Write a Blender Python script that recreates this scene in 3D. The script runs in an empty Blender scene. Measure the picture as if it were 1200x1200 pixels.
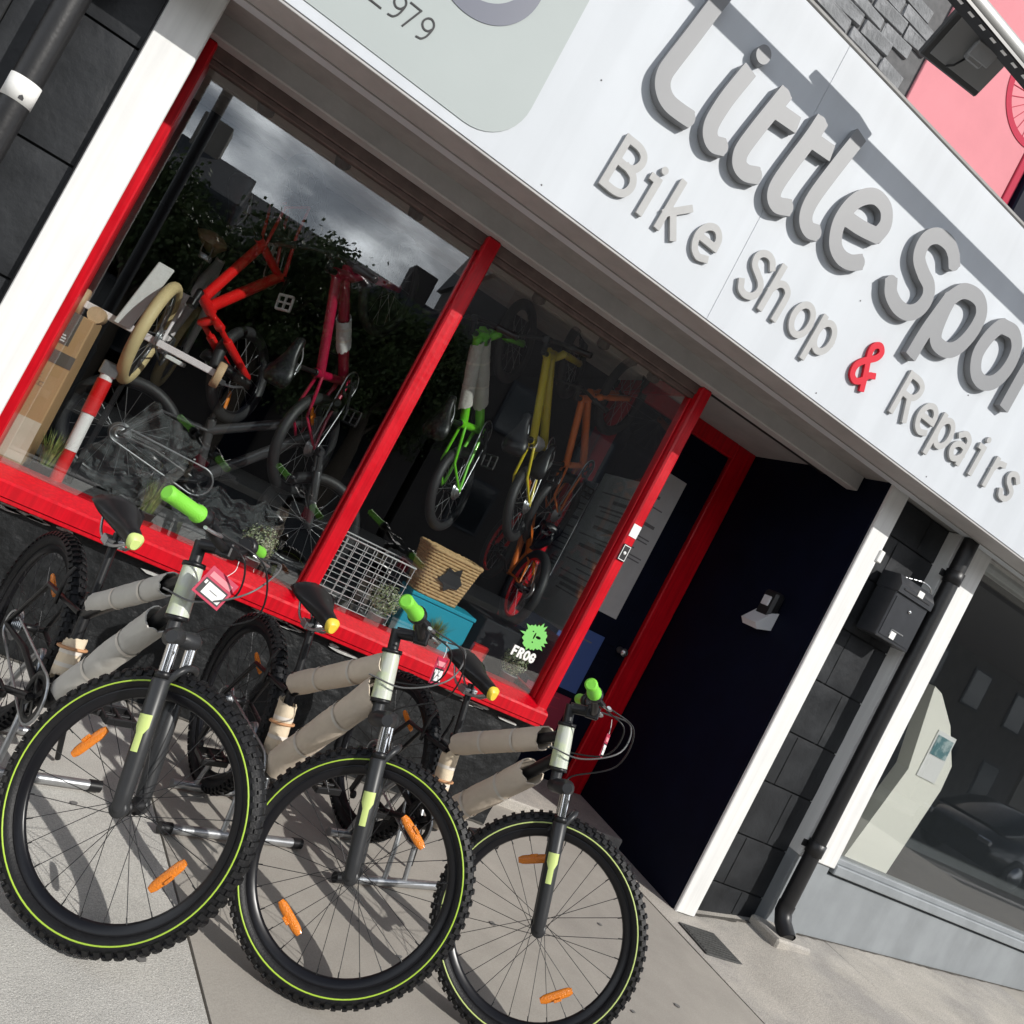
import bpy, math, random
import numpy as np
from mathutils import Vector, Matrix, noise as mnoise
from mathutils.geometry import tessellate_polygon
random.seed(7)
sc = bpy.context.scene
COL = sc.collection
R_ = math.radians

# ------------------------------------------------------------------ camera, sky, sun, exposure
YAW, PITCH, ROLL = R_(23.584), R_(1.781), R_(27.896)
CAM = Vector((0, -3.349, 1.36))
fwd = Vector((math.sin(YAW)*math.cos(PITCH), math.cos(YAW)*math.cos(PITCH), math.sin(PITCH)))
rgt = Vector((math.cos(YAW), -math.sin(YAW), 0)); upv = rgt.cross(fwd)
r2 = rgt*math.cos(ROLL) + upv*math.sin(ROLL); u2 = -rgt*math.sin(ROLL) + upv*math.cos(ROLL)
cd = bpy.data.cameras.new('camera'); cam = bpy.data.objects.new('camera', cd); COL.objects.link(cam)
m = Matrix.Identity(4)
for i in range(3):
    m[i][0], m[i][1], m[i][2], m[i][3] = r2[i], u2[i], -fwd[i], CAM[i]
cam.matrix_world = m
cd.sensor_width = 36; cd.sensor_fit = 'HORIZONTAL'; cd.lens = 36*950/1200
cd.clip_start = .02; cd.clip_end = 2000
sc.camera = cam

SUN_TRAVEL = Vector((-.70, 1.25, -1.0)).normalized()
w = bpy.data.worlds.new('World'); sc.world = w; w.use_nodes = True
nt = w.node_tree; nt.nodes.clear()
wo = nt.nodes.new('ShaderNodeOutputWorld'); bg = nt.nodes.new('ShaderNodeBackground')
sky = nt.nodes.new('ShaderNodeTexSky'); sky.sky_type = 'NISHITA'; sky.sun_disc = False
sky.sun_elevation = R_(34.9); sky.sun_rotation = R_(150.8); sky.air_density = 1.0; sky.dust_density = 1.5
tc = nt.nodes.new('ShaderNodeTexCoord')
mp = nt.nodes.new('ShaderNodeMapping'); mp.inputs['Scale'].default_value = (1.6, 1.6, 4.0)
nz = nt.nodes.new('ShaderNodeTexNoise'); nz.inputs['Scale'].default_value = 2.6; nz.inputs['Detail'].default_value = 7; nz.inputs['Roughness'].default_value = .58
rp = nt.nodes.new('ShaderNodeValToRGB'); rp.color_ramp.elements[0].position = .33; rp.color_ramp.elements[1].position = .52
mixs = nt.nodes.new('ShaderNodeMix'); mixs.data_type = 'RGBA'
nz2 = nt.nodes.new('ShaderNodeTexNoise'); nz2.inputs['Scale'].default_value = 5.0; nz2.inputs['Detail'].default_value = 6
rp2 = nt.nodes.new('ShaderNodeValToRGB')
rp2.color_ramp.elements[0].position = .35; rp2.color_ramp.elements[0].color = (10, 11, 12.5, 1)
rp2.color_ramp.elements[1].position = .7; rp2.color_ramp.elements[1].color = (46, 48, 50, 1)
L = nt.links.new
L(tc.outputs['Generated'], mp.inputs['Vector']); L(mp.outputs['Vector'], nz.inputs['Vector']); L(mp.outputs['Vector'], nz2.inputs['Vector'])
L(nz.outputs['Fac'], rp.inputs['Fac']); L(nz2.outputs['Fac'], rp2.inputs['Fac'])
sx = nt.nodes.new('ShaderNodeSeparateXYZ'); el = nt.nodes.new('ShaderNodeMapRange'); mul = nt.nodes.new('ShaderNodeMath'); mul.operation = 'MULTIPLY'
el.inputs['From Min'].default_value = .62; el.inputs['From Max'].default_value = .30; el.inputs['To Min'].default_value = .05; el.inputs['To Max'].default_value = 1.0
L(tc.outputs['Generated'], sx.inputs['Vector']); L(sx.outputs['Z'], el.inputs['Value']); L(el.outputs['Result'], mul.inputs[0]); L(rp.outputs['Color'], mul.inputs[1])
L(mul.outputs['Value'], mixs.inputs['Factor']); L(sky.outputs['Color'], mixs.inputs['A']); L(rp2.outputs['Color'], mixs.inputs['B'])
L(mixs.outputs['Result'], bg.inputs['Color']); L(bg.outputs['Background'], wo.inputs['Surface'])
bg.inputs['Strength'].default_value = .07

sd = bpy.data.lights.new('sun', 'SUN'); sd.energy = 4.2; sd.angle = R_(.53); sd.color = (1, .97, .92)
sun = bpy.data.objects.new('sun', sd); COL.objects.link(sun)
sun.rotation_euler = SUN_TRAVEL.to_track_quat('-Z', 'Y').to_euler(); sun.location = (5, -12, 12)
vs = sc.view_settings; vs.view_transform = 'Standard'; vs.look = 'None'; vs.exposure = 0.0; vs.gamma = 1.0
vs.use_curve_mapping = False
sc.cycles.use_denoising = True
sc.cycles.max_bounces = 8; sc.cycles.transparent_max_bounces = 16
sc.cycles.sample_clamp_indirect = 6

# ------------------------------------------------------------------ materials
MATS = {}
def mat(name, col, rough=.5, metal=0.0, var=0.0, vscale=8.0, bump=0.0, bscale=40.0, spec=.5, coat=0.0, speck=0.0, sscale=200.0, col2=None, c2scale=3.0, c2pos=(.45, .6), alpha=1.0, emis=0.0, rvar=0.0, streak=0.0, sax=(9, 9, .7)):
    if name in MATS: return MATS[name]
    M = bpy.data.materials.new(name); M.use_nodes = True; t = M.node_tree; N = t.nodes; K = t.links.new
    b = N['Principled BSDF']
    b.inputs['Roughness'].default_value = rough; b.inputs['Metallic'].default_value = metal
    b.inputs['Specular IOR Level'].default_value = spec; b.inputs['Coat Weight'].default_value = coat
    b.inputs['Coat Roughness'].default_value = .08
    b.inputs['Alpha'].default_value = alpha
    c = (*col, 1)
    b.inputs['Base Color'].default_value = c
    if emis:
        b.inputs['Emission Color'].default_value = c; b.inputs['Emission Strength'].default_value = emis
    co = N.new('ShaderNodeTexCoord')
    src = None
    if col2 is not None:
        n0 = N.new('ShaderNodeTexNoise'); n0.inputs['Scale'].default_value = c2scale; n0.inputs['Detail'].default_value = 8; n0.inputs['Roughness'].default_value = .62
        K(co.outputs['Object'], n0.inputs['Vector'])
        r0 = N.new('ShaderNodeValToRGB'); r0.color_ramp.elements[0].position = c2pos[0]; r0.color_ramp.elements[1].position = c2pos[1]
        r0.color_ramp.elements[0].color = c; r0.color_ramp.elements[1].color = (*col2, 1)
        K(n0.outputs['Fac'], r0.inputs['Fac']); src = r0.outputs['Color']
    if var:
        n1 = N.new('ShaderNodeTexNoise'); n1.inputs['Scale'].default_value = vscale; n1.inputs['Detail'].default_value = 6; n1.inputs['Roughness'].default_value = .6
        K(co.outputs['Object'], n1.inputs['Vector'])
        mr = N.new('ShaderNodeMapRange'); mr.inputs['From Min'].default_value = .25; mr.inputs['From Max'].default_value = .75
        mr.inputs['To Min'].default_value = 1-var; mr.inputs['To Max'].default_value = 1+var
        K(n1.outputs['Fac'], mr.inputs['Value'])
        mx = N.new('ShaderNodeMix'); mx.data_type = 'RGBA'; mx.blend_type = 'MULTIPLY'; mx.inputs['Factor'].default_value = 1
        if src: K(src, mx.inputs['A'])
        else: mx.inputs['A'].default_value = c
        K(mr.outputs['Result'], mx.inputs['B']); src = mx.outputs['Result']
        if rvar:
            m2 = N.new('ShaderNodeMapRange'); m2.inputs['To Min'].default_value = max(.02, rough-rvar); m2.inputs['To Max'].default_value = rough+rvar
            K(n1.outputs['Fac'], m2.inputs['Value']); K(m2.outputs['Result'], b.inputs['Roughness'])
    if speck:
        v1 = N.new('ShaderNodeTexNoise'); v1.inputs['Scale'].default_value = sscale; v1.inputs['Detail'].default_value = 2
        K(co.outputs['Object'], v1.inputs['Vector'])
        m3 = N.new('ShaderNodeMapRange'); m3.inputs['From Min'].default_value = .35; m3.inputs['From Max'].default_value = .65
        m3.inputs['To Min'].default_value = 1-speck; m3.inputs['To Max'].default_value = 1+speck
        K(v1.outputs['Fac'], m3.inputs['Value'])
        mx2 = N.new('ShaderNodeMix'); mx2.data_type = 'RGBA'; mx2.blend_type = 'MULTIPLY'; mx2.inputs['Factor'].default_value = 1
        if src: K(src, mx2.inputs['A'])
        else: mx2.inputs['A'].default_value = c
        K(m3.outputs['Result'], mx2.inputs['B']); src = mx2.outputs['Result']
    if streak:
        ms = N.new('ShaderNodeMapping'); ms.inputs['Scale'].default_value = sax; K(co.outputs['Object'], ms.inputs['Vector'])
        v2 = N.new('ShaderNodeTexNoise'); v2.inputs['Scale'].default_value = 1.0; v2.inputs['Detail'].default_value = 5; K(ms.outputs['Vector'], v2.inputs['Vector'])
        m4 = N.new('ShaderNodeMapRange'); m4.inputs['From Min'].default_value = .38; m4.inputs['From Max'].default_value = .62; m4.inputs['To Min'].default_value = 1-streak; m4.inputs['To Max'].default_value = 1.0
        K(v2.outputs['Fac'], m4.inputs['Value'])
        mx4 = N.new('ShaderNodeMix'); mx4.data_type = 'RGBA'; mx4.blend_type = 'MULTIPLY'; mx4.inputs['Factor'].default_value = 1
        if src: K(src, mx4.inputs['A'])
        else: mx4.inputs['A'].default_value = c
        K(m4.outputs['Result'], mx4.inputs['B']); src = mx4.outputs['Result']
    if src: K(src, b.inputs['Base Color'])
    if bump:
        n2 = N.new('ShaderNodeTexNoise'); n2.inputs['Scale'].default_value = bscale; n2.inputs['Detail'].default_value = 5
        K(co.outputs['Object'], n2.inputs['Vector'])
        bp = N.new('ShaderNodeBump'); bp.inputs['Strength'].default_value = bump; bp.inputs['Distance'].default_value = .01
        K(n2.outputs['Fac'], bp.inputs['Height']); K(bp.outputs['Normal'], b.inputs['Normal'])
    MATS[name] = M
    return M

def glass_mat(name, tint=(.95, .97, .97), f0=.06):
    M = bpy.data.materials.new(name); M.use_nodes = True; t = M.node_tree; N = t.nodes; K = t.links.new
    N.clear(); o = N.new('ShaderNodeOutputMaterial'); tr = N.new('ShaderNodeBsdfTransparent'); gl = N.new('ShaderNodeBsdfGlossy')
    tr.inputs['Color'].default_value = (*tint, 1); gl.inputs['Roughness'].default_value = .0
    ge = N.new('ShaderNodeNewGeometry'); dt = N.new('ShaderNodeVectorMath'); dt.operation = 'DOT_PRODUCT'
    K(ge.outputs['Incoming'], dt.inputs[0]); K(ge.outputs['Normal'], dt.inputs[1])
    ab = N.new('ShaderNodeMath'); ab.operation = 'ABSOLUTE'; K(dt.outputs['Value'], ab.inputs[0])
    om = N.new('ShaderNodeMath'); om.operation = 'SUBTRACT'; om.inputs[0].default_value = 1; K(ab.outputs['Value'], om.inputs[1])
    pw_ = N.new('ShaderNodeMath'); pw_.operation = 'POWER'; pw_.inputs[1].default_value = 5; K(om.outputs['Value'], pw_.inputs[0])
    mu = N.new('ShaderNodeMath'); mu.operation = 'MULTIPLY_ADD'; mu.use_clamp = True; mu.inputs[1].default_value = 1-f0; mu.inputs[2].default_value = f0
    K(pw_.outputs['Value'], mu.inputs[0])
    mx = N.new('ShaderNodeMixShader')
    co = N.new('ShaderNodeTexCoord'); n2 = N.new('ShaderNodeTexNoise'); n2.inputs['Scale'].default_value = 1.3; n2.inputs['Detail'].default_value = 1
    bp = N.new('ShaderNodeBump'); bp.inputs['Strength'].default_value = .02; bp.inputs['Distance'].default_value = .01
    K(co.outputs['Object'], n2.inputs['Vector']); K(n2.outputs['Fac'], bp.inputs['Height']); K(bp.outputs['Normal'], gl.inputs['Normal'])
    K(mu.outputs['Value'], mx.inputs['Fac'])
    K(tr.outputs['BSDF'], mx.inputs[1]); K(gl.outputs['BSDF'], mx.inputs[2]); K(mx.outputs['Shader'], o.inputs['Surface'])
    return M

RED = mat('red_gloss_paint', (.58, .002, .012), .34, var=.12, vscale=6, bump=.14, bscale=35, spec=.4, streak=.22, sax=(60, 60, 3), rvar=.12)
PRINTG = mat('faded_print', (.16, .16, .17), .6)
WHITE = mat('white_board_paint', (.78, .78, .765), .5, var=.04, vscale=5, streak=.09, sax=(30, 30, 1.2), bump=.05, bscale=30)
FASCIA = mat('white_fascia_panel', (.58, .61, .645), .5, var=.04, vscale=1.5, spec=.16, streak=.06, sax=(7, 7, .5), bump=.03, bscale=2.5)
SOFFIT = mat('soffit_grey_paint', (.43, .42, .415), .6, var=.12, vscale=6, bump=.15, bscale=30)
SOFFIT2 = mat('soffit_board', (.30, .295, .285), .7, var=.15, vscale=9, bump=.2, bscale=20)
WOODTRIM = mat('weathered_trim', (.15, .11, .10), .6, var=.3, vscale=14, bump=.3, bscale=30)
BLACKWALL = mat('black_masonry_paint', (.018, .0195, .022), .45, var=.25, vscale=7, bump=.22, bscale=30, rvar=.12, spec=.4, col2=(.024, .026, .029), c2scale=2.2)
BLACKROUGH = mat('black_rough_render', (.012, .013, .014), .5, var=.4, vscale=20, bump=.6, bscale=38, rvar=.12, spec=.3)
MORTARBLK = mat('black_joint', (.012, .0125, .0135), .6, var=.3, vscale=30)
CHIP = mat('bare_stone_chip', (.42, .42, .40), .8, var=.35, vscale=60)
NAVY = mat('dark_navy_paint', (.0022, .004, .014), .6, spec=.12, var=.25, vscale=5, bump=.1, bscale=15)
BLACKPL = mat('black_plastic_pipe', (.012, .012, .013), .42, var=.2, vscale=10, bump=.08, bscale=60)
GREYPL = mat('grey_stall_riser_paint', (.265, .285, .30), .55, streak=.12, sax=(8, 8, .8), var=.09, vscale=6, bump=.06, bscale=50)
LETTER = mat('brushed_grey_letter', (.235, .24, .25), .46, spec=.3, var=.05, vscale=3)
LETTERW = mat('pale_letter', (.44, .44, .435), .6, spec=.2, var=.05, vscale=20)
LETTERR = mat('red_letter', (.62, .025, .045), .6, spec=.15)
PANELG = mat('grey_green_vinyl', (.40, .44, .435), .5, spec=.2, var=.03, vscale=2)
PURPLE = mat('purple_grey_vinyl', (.15, .16, .20), .35)
INK = mat('black_ink', (.015, .015, .017), .5)
STONE = mat('grey_brick', (.30, .305, .315), .85, var=.22, vscale=9, bump=.8, bscale=45, col2=(.17, .175, .18), c2scale=5)
MORTAR = mat('dark_mortar', (.12, .12, .122), .9, var=.3, vscale=20)
PINK = mat('pink_panel', (.68, .27, .30), .8, spec=.06, var=.07, vscale=3)
PINKD = mat('pink_print', (.48, .055, .09), .8, spec=.06)
CONC = mat('smooth_concrete', (.37, .343, .303), .85, col2=(.30, .278, .248), c2scale=1.1, c2pos=(.35, .7), var=.09, vscale=5, bump=.12, bscale=120, speck=.07, sscale=260)
CONCL = mat('exposed_aggregate', (.47, .455, .42), .9, var=.14, vscale=4, bump=.35, bscale=230, speck=.22, sscale=330)
CONCR = mat('rough_pale_concrete', (.44, .41, .365), .9, var=.16, vscale=3, bump=.35, bscale=130, speck=.22, sscale=190, col2=(.34, .32, .295), c2scale=2)
ASPHALT = mat('asphalt', (.085, .084, .082), .9, var=.2, vscale=30, bump=.5, bscale=200, speck=.3, sscale=220)
KERB = mat('kerb_stone', (.30, .29, .28), .9, var=.2, vscale=10)
IRON = mat('worn_iron', (.075, .075, .072), .7, metal=.3, var=.3, vscale=30, bump=.4, bscale=150)
TYRE = mat('tyre_rubber', (.009, .009, .010), .5, spec=.3, var=.3, vscale=40, bump=.15, bscale=200)
RIMB = mat('black_rim', (.006, .006, .008), .3, spec=.35)
LIME = mat('lime_stripe', (.42, .62, .06), .4)
LIMEY = mat('pale_lime', (.55, .66, .22), .4)
GRIP = mat('lime_grip', (.20, .62, .05), .5, bump=.3, bscale=300)
MATTBLK = mat('matt_black_paint', (.009, .009, .010), .38, var=.1, vscale=30, spec=.4)
DARKGREY = mat('dark_grey_fork', (.026, .027, .029), .4, var=.1, vscale=20, spec=.4)
CHROME = mat('chrome', (.75, .75, .76), .12, metal=1.0)
ALU = mat('aluminium', (.55, .56, .57), .3, metal=.9, var=.1, vscale=60)
STEEL = mat('galvanised_tube', (.46, .47, .48), .33, metal=.85, var=.15, vscale=30)
FOAM = mat('grey_packing_foam', (.52, .50, .455), .75, var=.12, vscale=9, bump=.3, bscale=30)
CARD = mat('card_sleeve', (.66, .565, .455), .85, var=.10, vscale=8, bump=.22, bscale=45)
CARDL = mat('pale_card_sleeve', (.66, .55, .40), .85, var=.10, vscale=14, bump=.2, bscale=60)
HEADW = mat('silver_green_head_tube', (.50, .53, .46), .3, col2=(.56, .64, .36), c2scale=9, coat=.4)
ORANGE = mat('amber_reflector', (.78, .22, .01), .22, bump=.5, bscale=250, coat=.5)
TAGP = mat('pink_tag', (.45, .015, .06), .45, var=.08, vscale=30)
PAPER = mat('white_paper', (.78, .78, .76), .7)
TAPE = mat('clear_tape', (.66, .61, .54), .6)
TAN = mat('tan_strap', (.52, .27, .13), .6)
YELLOWP = mat('yellow_patch', (.75, .55, .05), .4)
SPOKE = mat('spoke_steel', (.05, .05, .052), .35, metal=.7)
PGLASS = glass_mat('shop_window_glass', f0=.13)
DGLASS = glass_mat('next_shop_glass', tint=(.97, .98, .98), f0=.13)

# ------------------------------------------------------------------ mesh builder
class MB:
    def __init__(s): s.v = []; s.f = []; s.s = []
    def add(s, vs_, fs, smooth=False):
        o = len(s.v); s.v += [tuple(p) for p in vs_]
        for f in fs: s.f.append(tuple(i+o for i in f)); s.s.append(smooth)
        return s
    def obox(s, c, ex, ey, ez, bev=0.0):
        c = Vector(c); ax = [Vector(ex), Vector(ey), Vector(ez)]
        h = [a.length for a in ax]; u = [a.normalized() for a in ax]
        if bev <= 0:
            vs_ = [c+ax[0]*x+ax[1]*y+ax[2]*z for x in (-1, 1) for y in (-1, 1) for z in (-1, 1)]
            return s.add(vs_, [(0, 1, 3, 2), (4, 6, 7, 5), (0, 4, 5, 1), (2, 3, 7, 6), (0, 2, 6, 4), (1, 5, 7, 3)])
        b = min(bev, min(h)*.45); vs_ = []; idx = {}
        for x in (-1, 1):
            for y in (-1, 1):
                for z in (-1, 1):
                    sg = (x, y, z)
                    for a in range(3):
                        p = c.copy()
                        for k in range(3): p += u[k]*sg[k]*(h[k] if k == a else h[k]-b)
                        idx[(sg, a)] = len(vs_); vs_.append(p)
        fs = []
        for a in range(3):
            o1, o2 = [k for k in range(3) if k != a]
            for sg in (-1, 1):
                q = []
                for (i, j) in ((-1, -1), (1, -1), (1, 1), (-1, 1)):
                    t = [0, 0, 0]; t[a] = sg; t[o1] = i; t[o2] = j; q.append(idx[(tuple(t), a)])
                fs.append(q)
        for a in range(3):
            o1, o2 = [k for k in range(3) if k != a]
            for i in (-1, 1):
                for j in (-1, 1):
                    t0 = [0, 0, 0]; t1 = [0, 0, 0]
                    t0[a] = -1; t1[a] = 1; t0[o1] = t1[o1] = i; t0[o2] = t1[o2] = j
                    fs.append([idx[(tuple(t0), o1)], idx[(tuple(t1), o1)], idx[(tuple(t1), o2)], idx[(tuple(t0), o2)]])
        for x in (-1, 1):
            for y in (-1, 1):
                for z in (-1, 1): fs.append([idx[((x, y, z), k)] for k in range(3)])
        out = []
        for f in fs:
            p = [vs_[i] for i in f]; n = (p[1]-p[0]).cross(p[2]-p[0]); g = sum(p, Vector())/len(p)
            out.append(f if n.dot(g-c) > 0 else f[::-1])
        return s.add(vs_, out)
    def box(s, x0, x1, y0, y1, z0, z1, bev=0.0):
        return s.obox(((x0+x1)/2, (y0+y1)/2, (z0+z1)/2), ((x1-x0)/2, 0, 0), (0, (y1-y0)/2, 0), (0, 0, (z1-z0)/2), bev)
    def tube(s, pts, r, n=10, caps=True, flat=1.0, closed=False):
        P = [Vector(p) for p in pts]; N = len(P)
        rr = r if isinstance(r, (list, tuple)) else [r]*N
        t = []
        for i in range(N):
            a = P[(i-1) % N] if (closed or i > 0) else P[i]; b = P[(i+1) % N] if (closed or i < N-1) else P[i]
            t.append((b-a).normalized())
        ref = Vector((0, 0, 1)) if abs(t[0].z) < .9 else Vector((1, 0, 0))
        nrm = (ref - t[0]*ref.dot(t[0])).normalized(); vs_ = []
        for i in range(N):
            nrm = (nrm - t[i]*nrm.dot(t[i])).normalized(); bn = t[i].cross(nrm)
            for k in range(n):
                a = 2*math.pi*k/n; vs_.append(P[i] + (nrm*math.cos(a)*flat + bn*math.sin(a))*rr[i])
        fs = []
        for i in range(N if closed else N-1):
            j = (i+1) % N
            for k in range(n): fs.append((i*n+k, i*n+(k+1) % n, j*n+(k+1) % n, j*n+k))
        s.add(vs_, fs, True)
        if caps and not closed: s.add(vs_[:n], [tuple(range(n))[::-1]]); s.add(vs_[-n:], [tuple(range(n))])
        return s
    def lathe(s, prof, c=(0, 0, 0), axis='y', n=48, closed=True, smooth=True):
        vs_ = []; fs = []; m_ = len(prof)
        for k in range(n):
            a = 2*math.pi*k/n; ca, sa = math.cos(a), math.sin(a)
            for (r, o) in prof:
                if axis == 'y': p = (r*ca, o, r*sa)
                elif axis == 'z': p = (r*ca, r*sa, o)
                else: p = (o, r*ca, r*sa)
                vs_.append((p[0]+c[0], p[1]+c[1], p[2]+c[2]))
        for k in range(n):
            k2 = (k+1) % n
            for i in range(m_ if closed else m_-1):
                j = (i+1) % m_; fs.append((k*m_+i, k*m_+j, k2*m_+j, k2*m_+i))
        return s.add(vs_, fs, smooth)
    def disc(s, c, r, axis='y', n=24):
        prof = [(r*math.cos(2*math.pi*k/n), r*math.sin(2*math.pi*k/n)) for k in range(n)]
        if axis == 'y': vs_ = [(c[0]+a, c[1], c[2]+b) for a, b in prof]
        elif axis == 'z': vs_ = [(c[0]+a, c[1]+b, c[2]) for a, b in prof]
        else: vs_ = [(c[0], c[1]+a, c[2]+b) for a, b in prof]
        return s.add(vs_, [tuple(range(n))])
    def loft(s, secs, smooth=True, caps=True):
        n = len(secs[0]); vs_ = [p for q in secs for p in q]; fs = []
        for i in range(len(secs)-1):
            for k in range(n): fs.append((i*n+k, i*n+(k+1) % n, (i+1)*n+(k+1) % n, (i+1)*n+k))
        s.add(vs_, fs, smooth)
        if caps: s.add(secs[0], [tuple(range(n))[::-1]], smooth); s.add(secs[-1], [tuple(range(n))], smooth)
        return s
    def prism(s, loops, depth, place, smooth_side=False):
        """loops of 2-D points, extruded by depth; place(u, v, d) gives the 3-D point"""
        tri = tessellate_polygon([[Vector((a, b, 0)) for a, b in lp] for lp in loops])
        flat = [p for lp in loops for p in lp]; n = len(flat)
        s.add([place(a, b, 0) for a, b in flat] + [place(a, b, depth) for a, b in flat], [tuple(t) for t in tri] + [tuple(i+n for i in t)[::-1] for t in tri])
        o = 0
        for lp in loops:
            k = len(lp)
            s.add([place(a, b, 0) for a, b in lp] + [place(a, b, depth) for a, b in lp], [(i, (i+1) % k, k+(i+1) % k, k+i) for i in range(k)], smooth_side)
        return s
    def mesh(s, name):
        me = bpy.data.meshes.new(name); me.from_pydata(s.v, [], s.f); me.update()
        me.polygons.foreach_set('use_smooth', s.s)
        return me
    def build(s, name, M, parent=None, mtx=None):
        return link(name, s.mesh(name), M, parent, mtx)

def link(name, me, M, parent=None, mtx=None):
    o = bpy.data.objects.new(name, me); COL.objects.link(o)
    if M is not None and not me.materials: me.materials.append(M)
    if parent: o.parent = parent
    if mtx is not None: o.matrix_basis = mtx
    return o
def tag(o, label, cat, group=None):
    o['label'] = label; o['category'] = cat
    if group: o['group'] = group
    return o
def struct(o, label=None):
    o['kind'] = 'structure'
    if label: o['label'] = label
    return o
def empty(name, label, cat, loc=(0, 0, 0), group=None, mtx=None):
    o = bpy.data.objects.new(name, None); COL.objects.link(o); o.empty_display_size = .1
    o.location = loc
    if mtx is not None: o.matrix_basis = mtx
    return tag(o, label, cat, group)
def T(x, y, z): return Matrix.Translation((x, y, z))
def smooth_path(pts, k=6, closed=False):
    P = [Vector(p) for p in pts]; n = len(P); out = []
    rng = range(n) if closed else range(n-1)
    for i in rng:
        p1 = P[i]; p2 = P[(i+1) % n]
        p0 = P[(i-1) % n] if (closed or i > 0) else p1*2-p2
        p3 = P[(i+2) % n] if (closed or i < n-2) else p2*2-p1
        for j in range(k):
            t = j/k
            out.append(.5*((2*p1)+(p2-p0)*t+(2*p0-5*p1+4*p2-p3)*t*t+(3*p1-p0-3*p2+p3)*t**3))
    if not closed: out.append(P[-1])
    return out

# --- strokes to outlines (signed distance, marching squares)
def outlines(strokes, wdt, cell, smooth=True, capx=.5):
    segs = []
    for st in strokes:
        pts = [(p[0], p[1]) for p in (smooth_path([(a, b, 0) for a, b in st], 7) if (smooth and len(st) > 2) else [Vector((a, b, 0)) for a, b in st])]
        if len(pts) == 1: pts = pts*2
        segs += [(pts[i], pts[i+1]) for i in range(len(pts)-1)]
    A = np.array([s_[0] for s_ in segs]); B = np.array([s_[1] for s_ in segs])
    ends = []; i0 = 0
    for st in strokes:
        k_ = max(1, (len(st)-1)*7 if (smooth and len(st) > 2) else len(st)-1); ends.append((i0, i0+k_-1)); i0 += k_
    lo = np.minimum(A.min(0), B.min(0))-wdt; hi = np.maximum(A.max(0), B.max(0))+wdt
    nx = int((hi[0]-lo[0])/cell)+2; ny = int((hi[1]-lo[1])/cell)+2
    X, Y = np.meshgrid(lo[0]+np.arange(nx)*cell, lo[1]+np.arange(ny)*cell, indexing='ij')
    D = np.full(X.shape, 1e9)
    for (i0, i1) in ends:
        Ds = np.full(X.shape, 1e9); near = np.zeros(X.shape)
        for q in range(i0, i1+1):
            a, b = A[q], B[q]; ab = b-a; l2 = max((ab**2).sum(), 1e-12)
            t0 = ((X-a[0])*ab[0]+(Y-a[1])*ab[1])/l2; t = np.clip(t0, 0, 1)
            d_ = np.hypot(X-a[0]-t*ab[0], Y-a[1]-t*ab[1])
            if np.hypot(*ab) > wdt*.2 or i1 > i0:   # square the free ends
                over = np.where(t0 > 1, (t0-1)*math.sqrt(l2), 0) if q == i1 else 0
                under = np.where(t0 < 0, -t0*math.sqrt(l2), 0) if q == i0 else 0
                cap = np.maximum(over, under)
                perp = np.abs((X-a[0])*ab[1]-(Y-a[1])*ab[0])/math.sqrt(l2)
                d_ = np.where(cap > 0, np.maximum(perp, cap+wdt*(.5-capx)), d_)
            Ds = np.minimum(Ds, d_)
        D = np.minimum(D, Ds)
    D = D-wdt/2; D[np.abs(D) < 1e-7] = 1e-7
    nxt = {}
    def pt(e):
        (i, j, k) = e; i2, j2 = (i+1, j) if k == 0 else (i, j+1)
        t = D[i, j]/(D[i, j]-D[i2, j2]); return (X[i, j]+(X[i2, j2]-X[i, j])*t, Y[i, j]+(Y[i2, j2]-Y[i, j])*t)
    for i in range(nx-1):
        for j in range(ny-1):
            c = [D[i, j] < 0, D[i+1, j] < 0, D[i+1, j+1] < 0, D[i, j+1] < 0]
            if all(c) or not any(c): continue
            E = [(i, j, 0), (i+1, j, 1), (i, j+1, 0), (i, j, 1)]
            ins = [k for k in range(4) if c[k] and not c[(k+1) % 4]]; outs = [k for k in range(4) if not c[k] and c[(k+1) % 4]]
            for a, b in zip(ins, outs): nxt[E[a]] = E[b]
    loops = []
    while nxt:
        s0 = next(iter(nxt)); lp = []; e = s0
        while e in nxt:
            lp.append(pt(e)); e = nxt.pop(e)
        if len(lp) > 6:
            q = [lp[0]]
            for p in lp[1:]:
                if math.hypot(p[0]-q[-1][0], p[1]-q[-1][1]) > cell*.35: q.append(p)
            loops.append(q)
    return loops
def area(lp): return .5*sum(lp[i][0]*lp[(i+1) % len(lp)][1]-lp[(i+1) % len(lp)][0]*lp[i][1] for i in range(len(lp)))
def stroke_solid(mb, strokes, wdt, cell, depth, place, capx=.5):
    lps = outlines(strokes, wdt, cell, True, capx)
    outer = [l for l in lps if (area(l) > 0) == (area(max(lps, key=lambda q: abs(area(q)))) > 0)]
    holes = [l for l in lps if l not in outer]
    for o in outer:
        xs = [p[0] for p in o]; ys = [p[1] for p in o]
        h = [q for q in holes if min(xs) < q[0][0] < max(xs) and min(ys) < q[0][1] < max(ys)]
        mb.prism([o]+h, depth, place, True)
    return mb
def ell(cx, cz, rx, rz, n=14): return [(cx+rx*math.cos(2*math.pi*k/n), cz+rz*math.sin(2*math.pi*k/n)) for k in range(n+1)]
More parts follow.
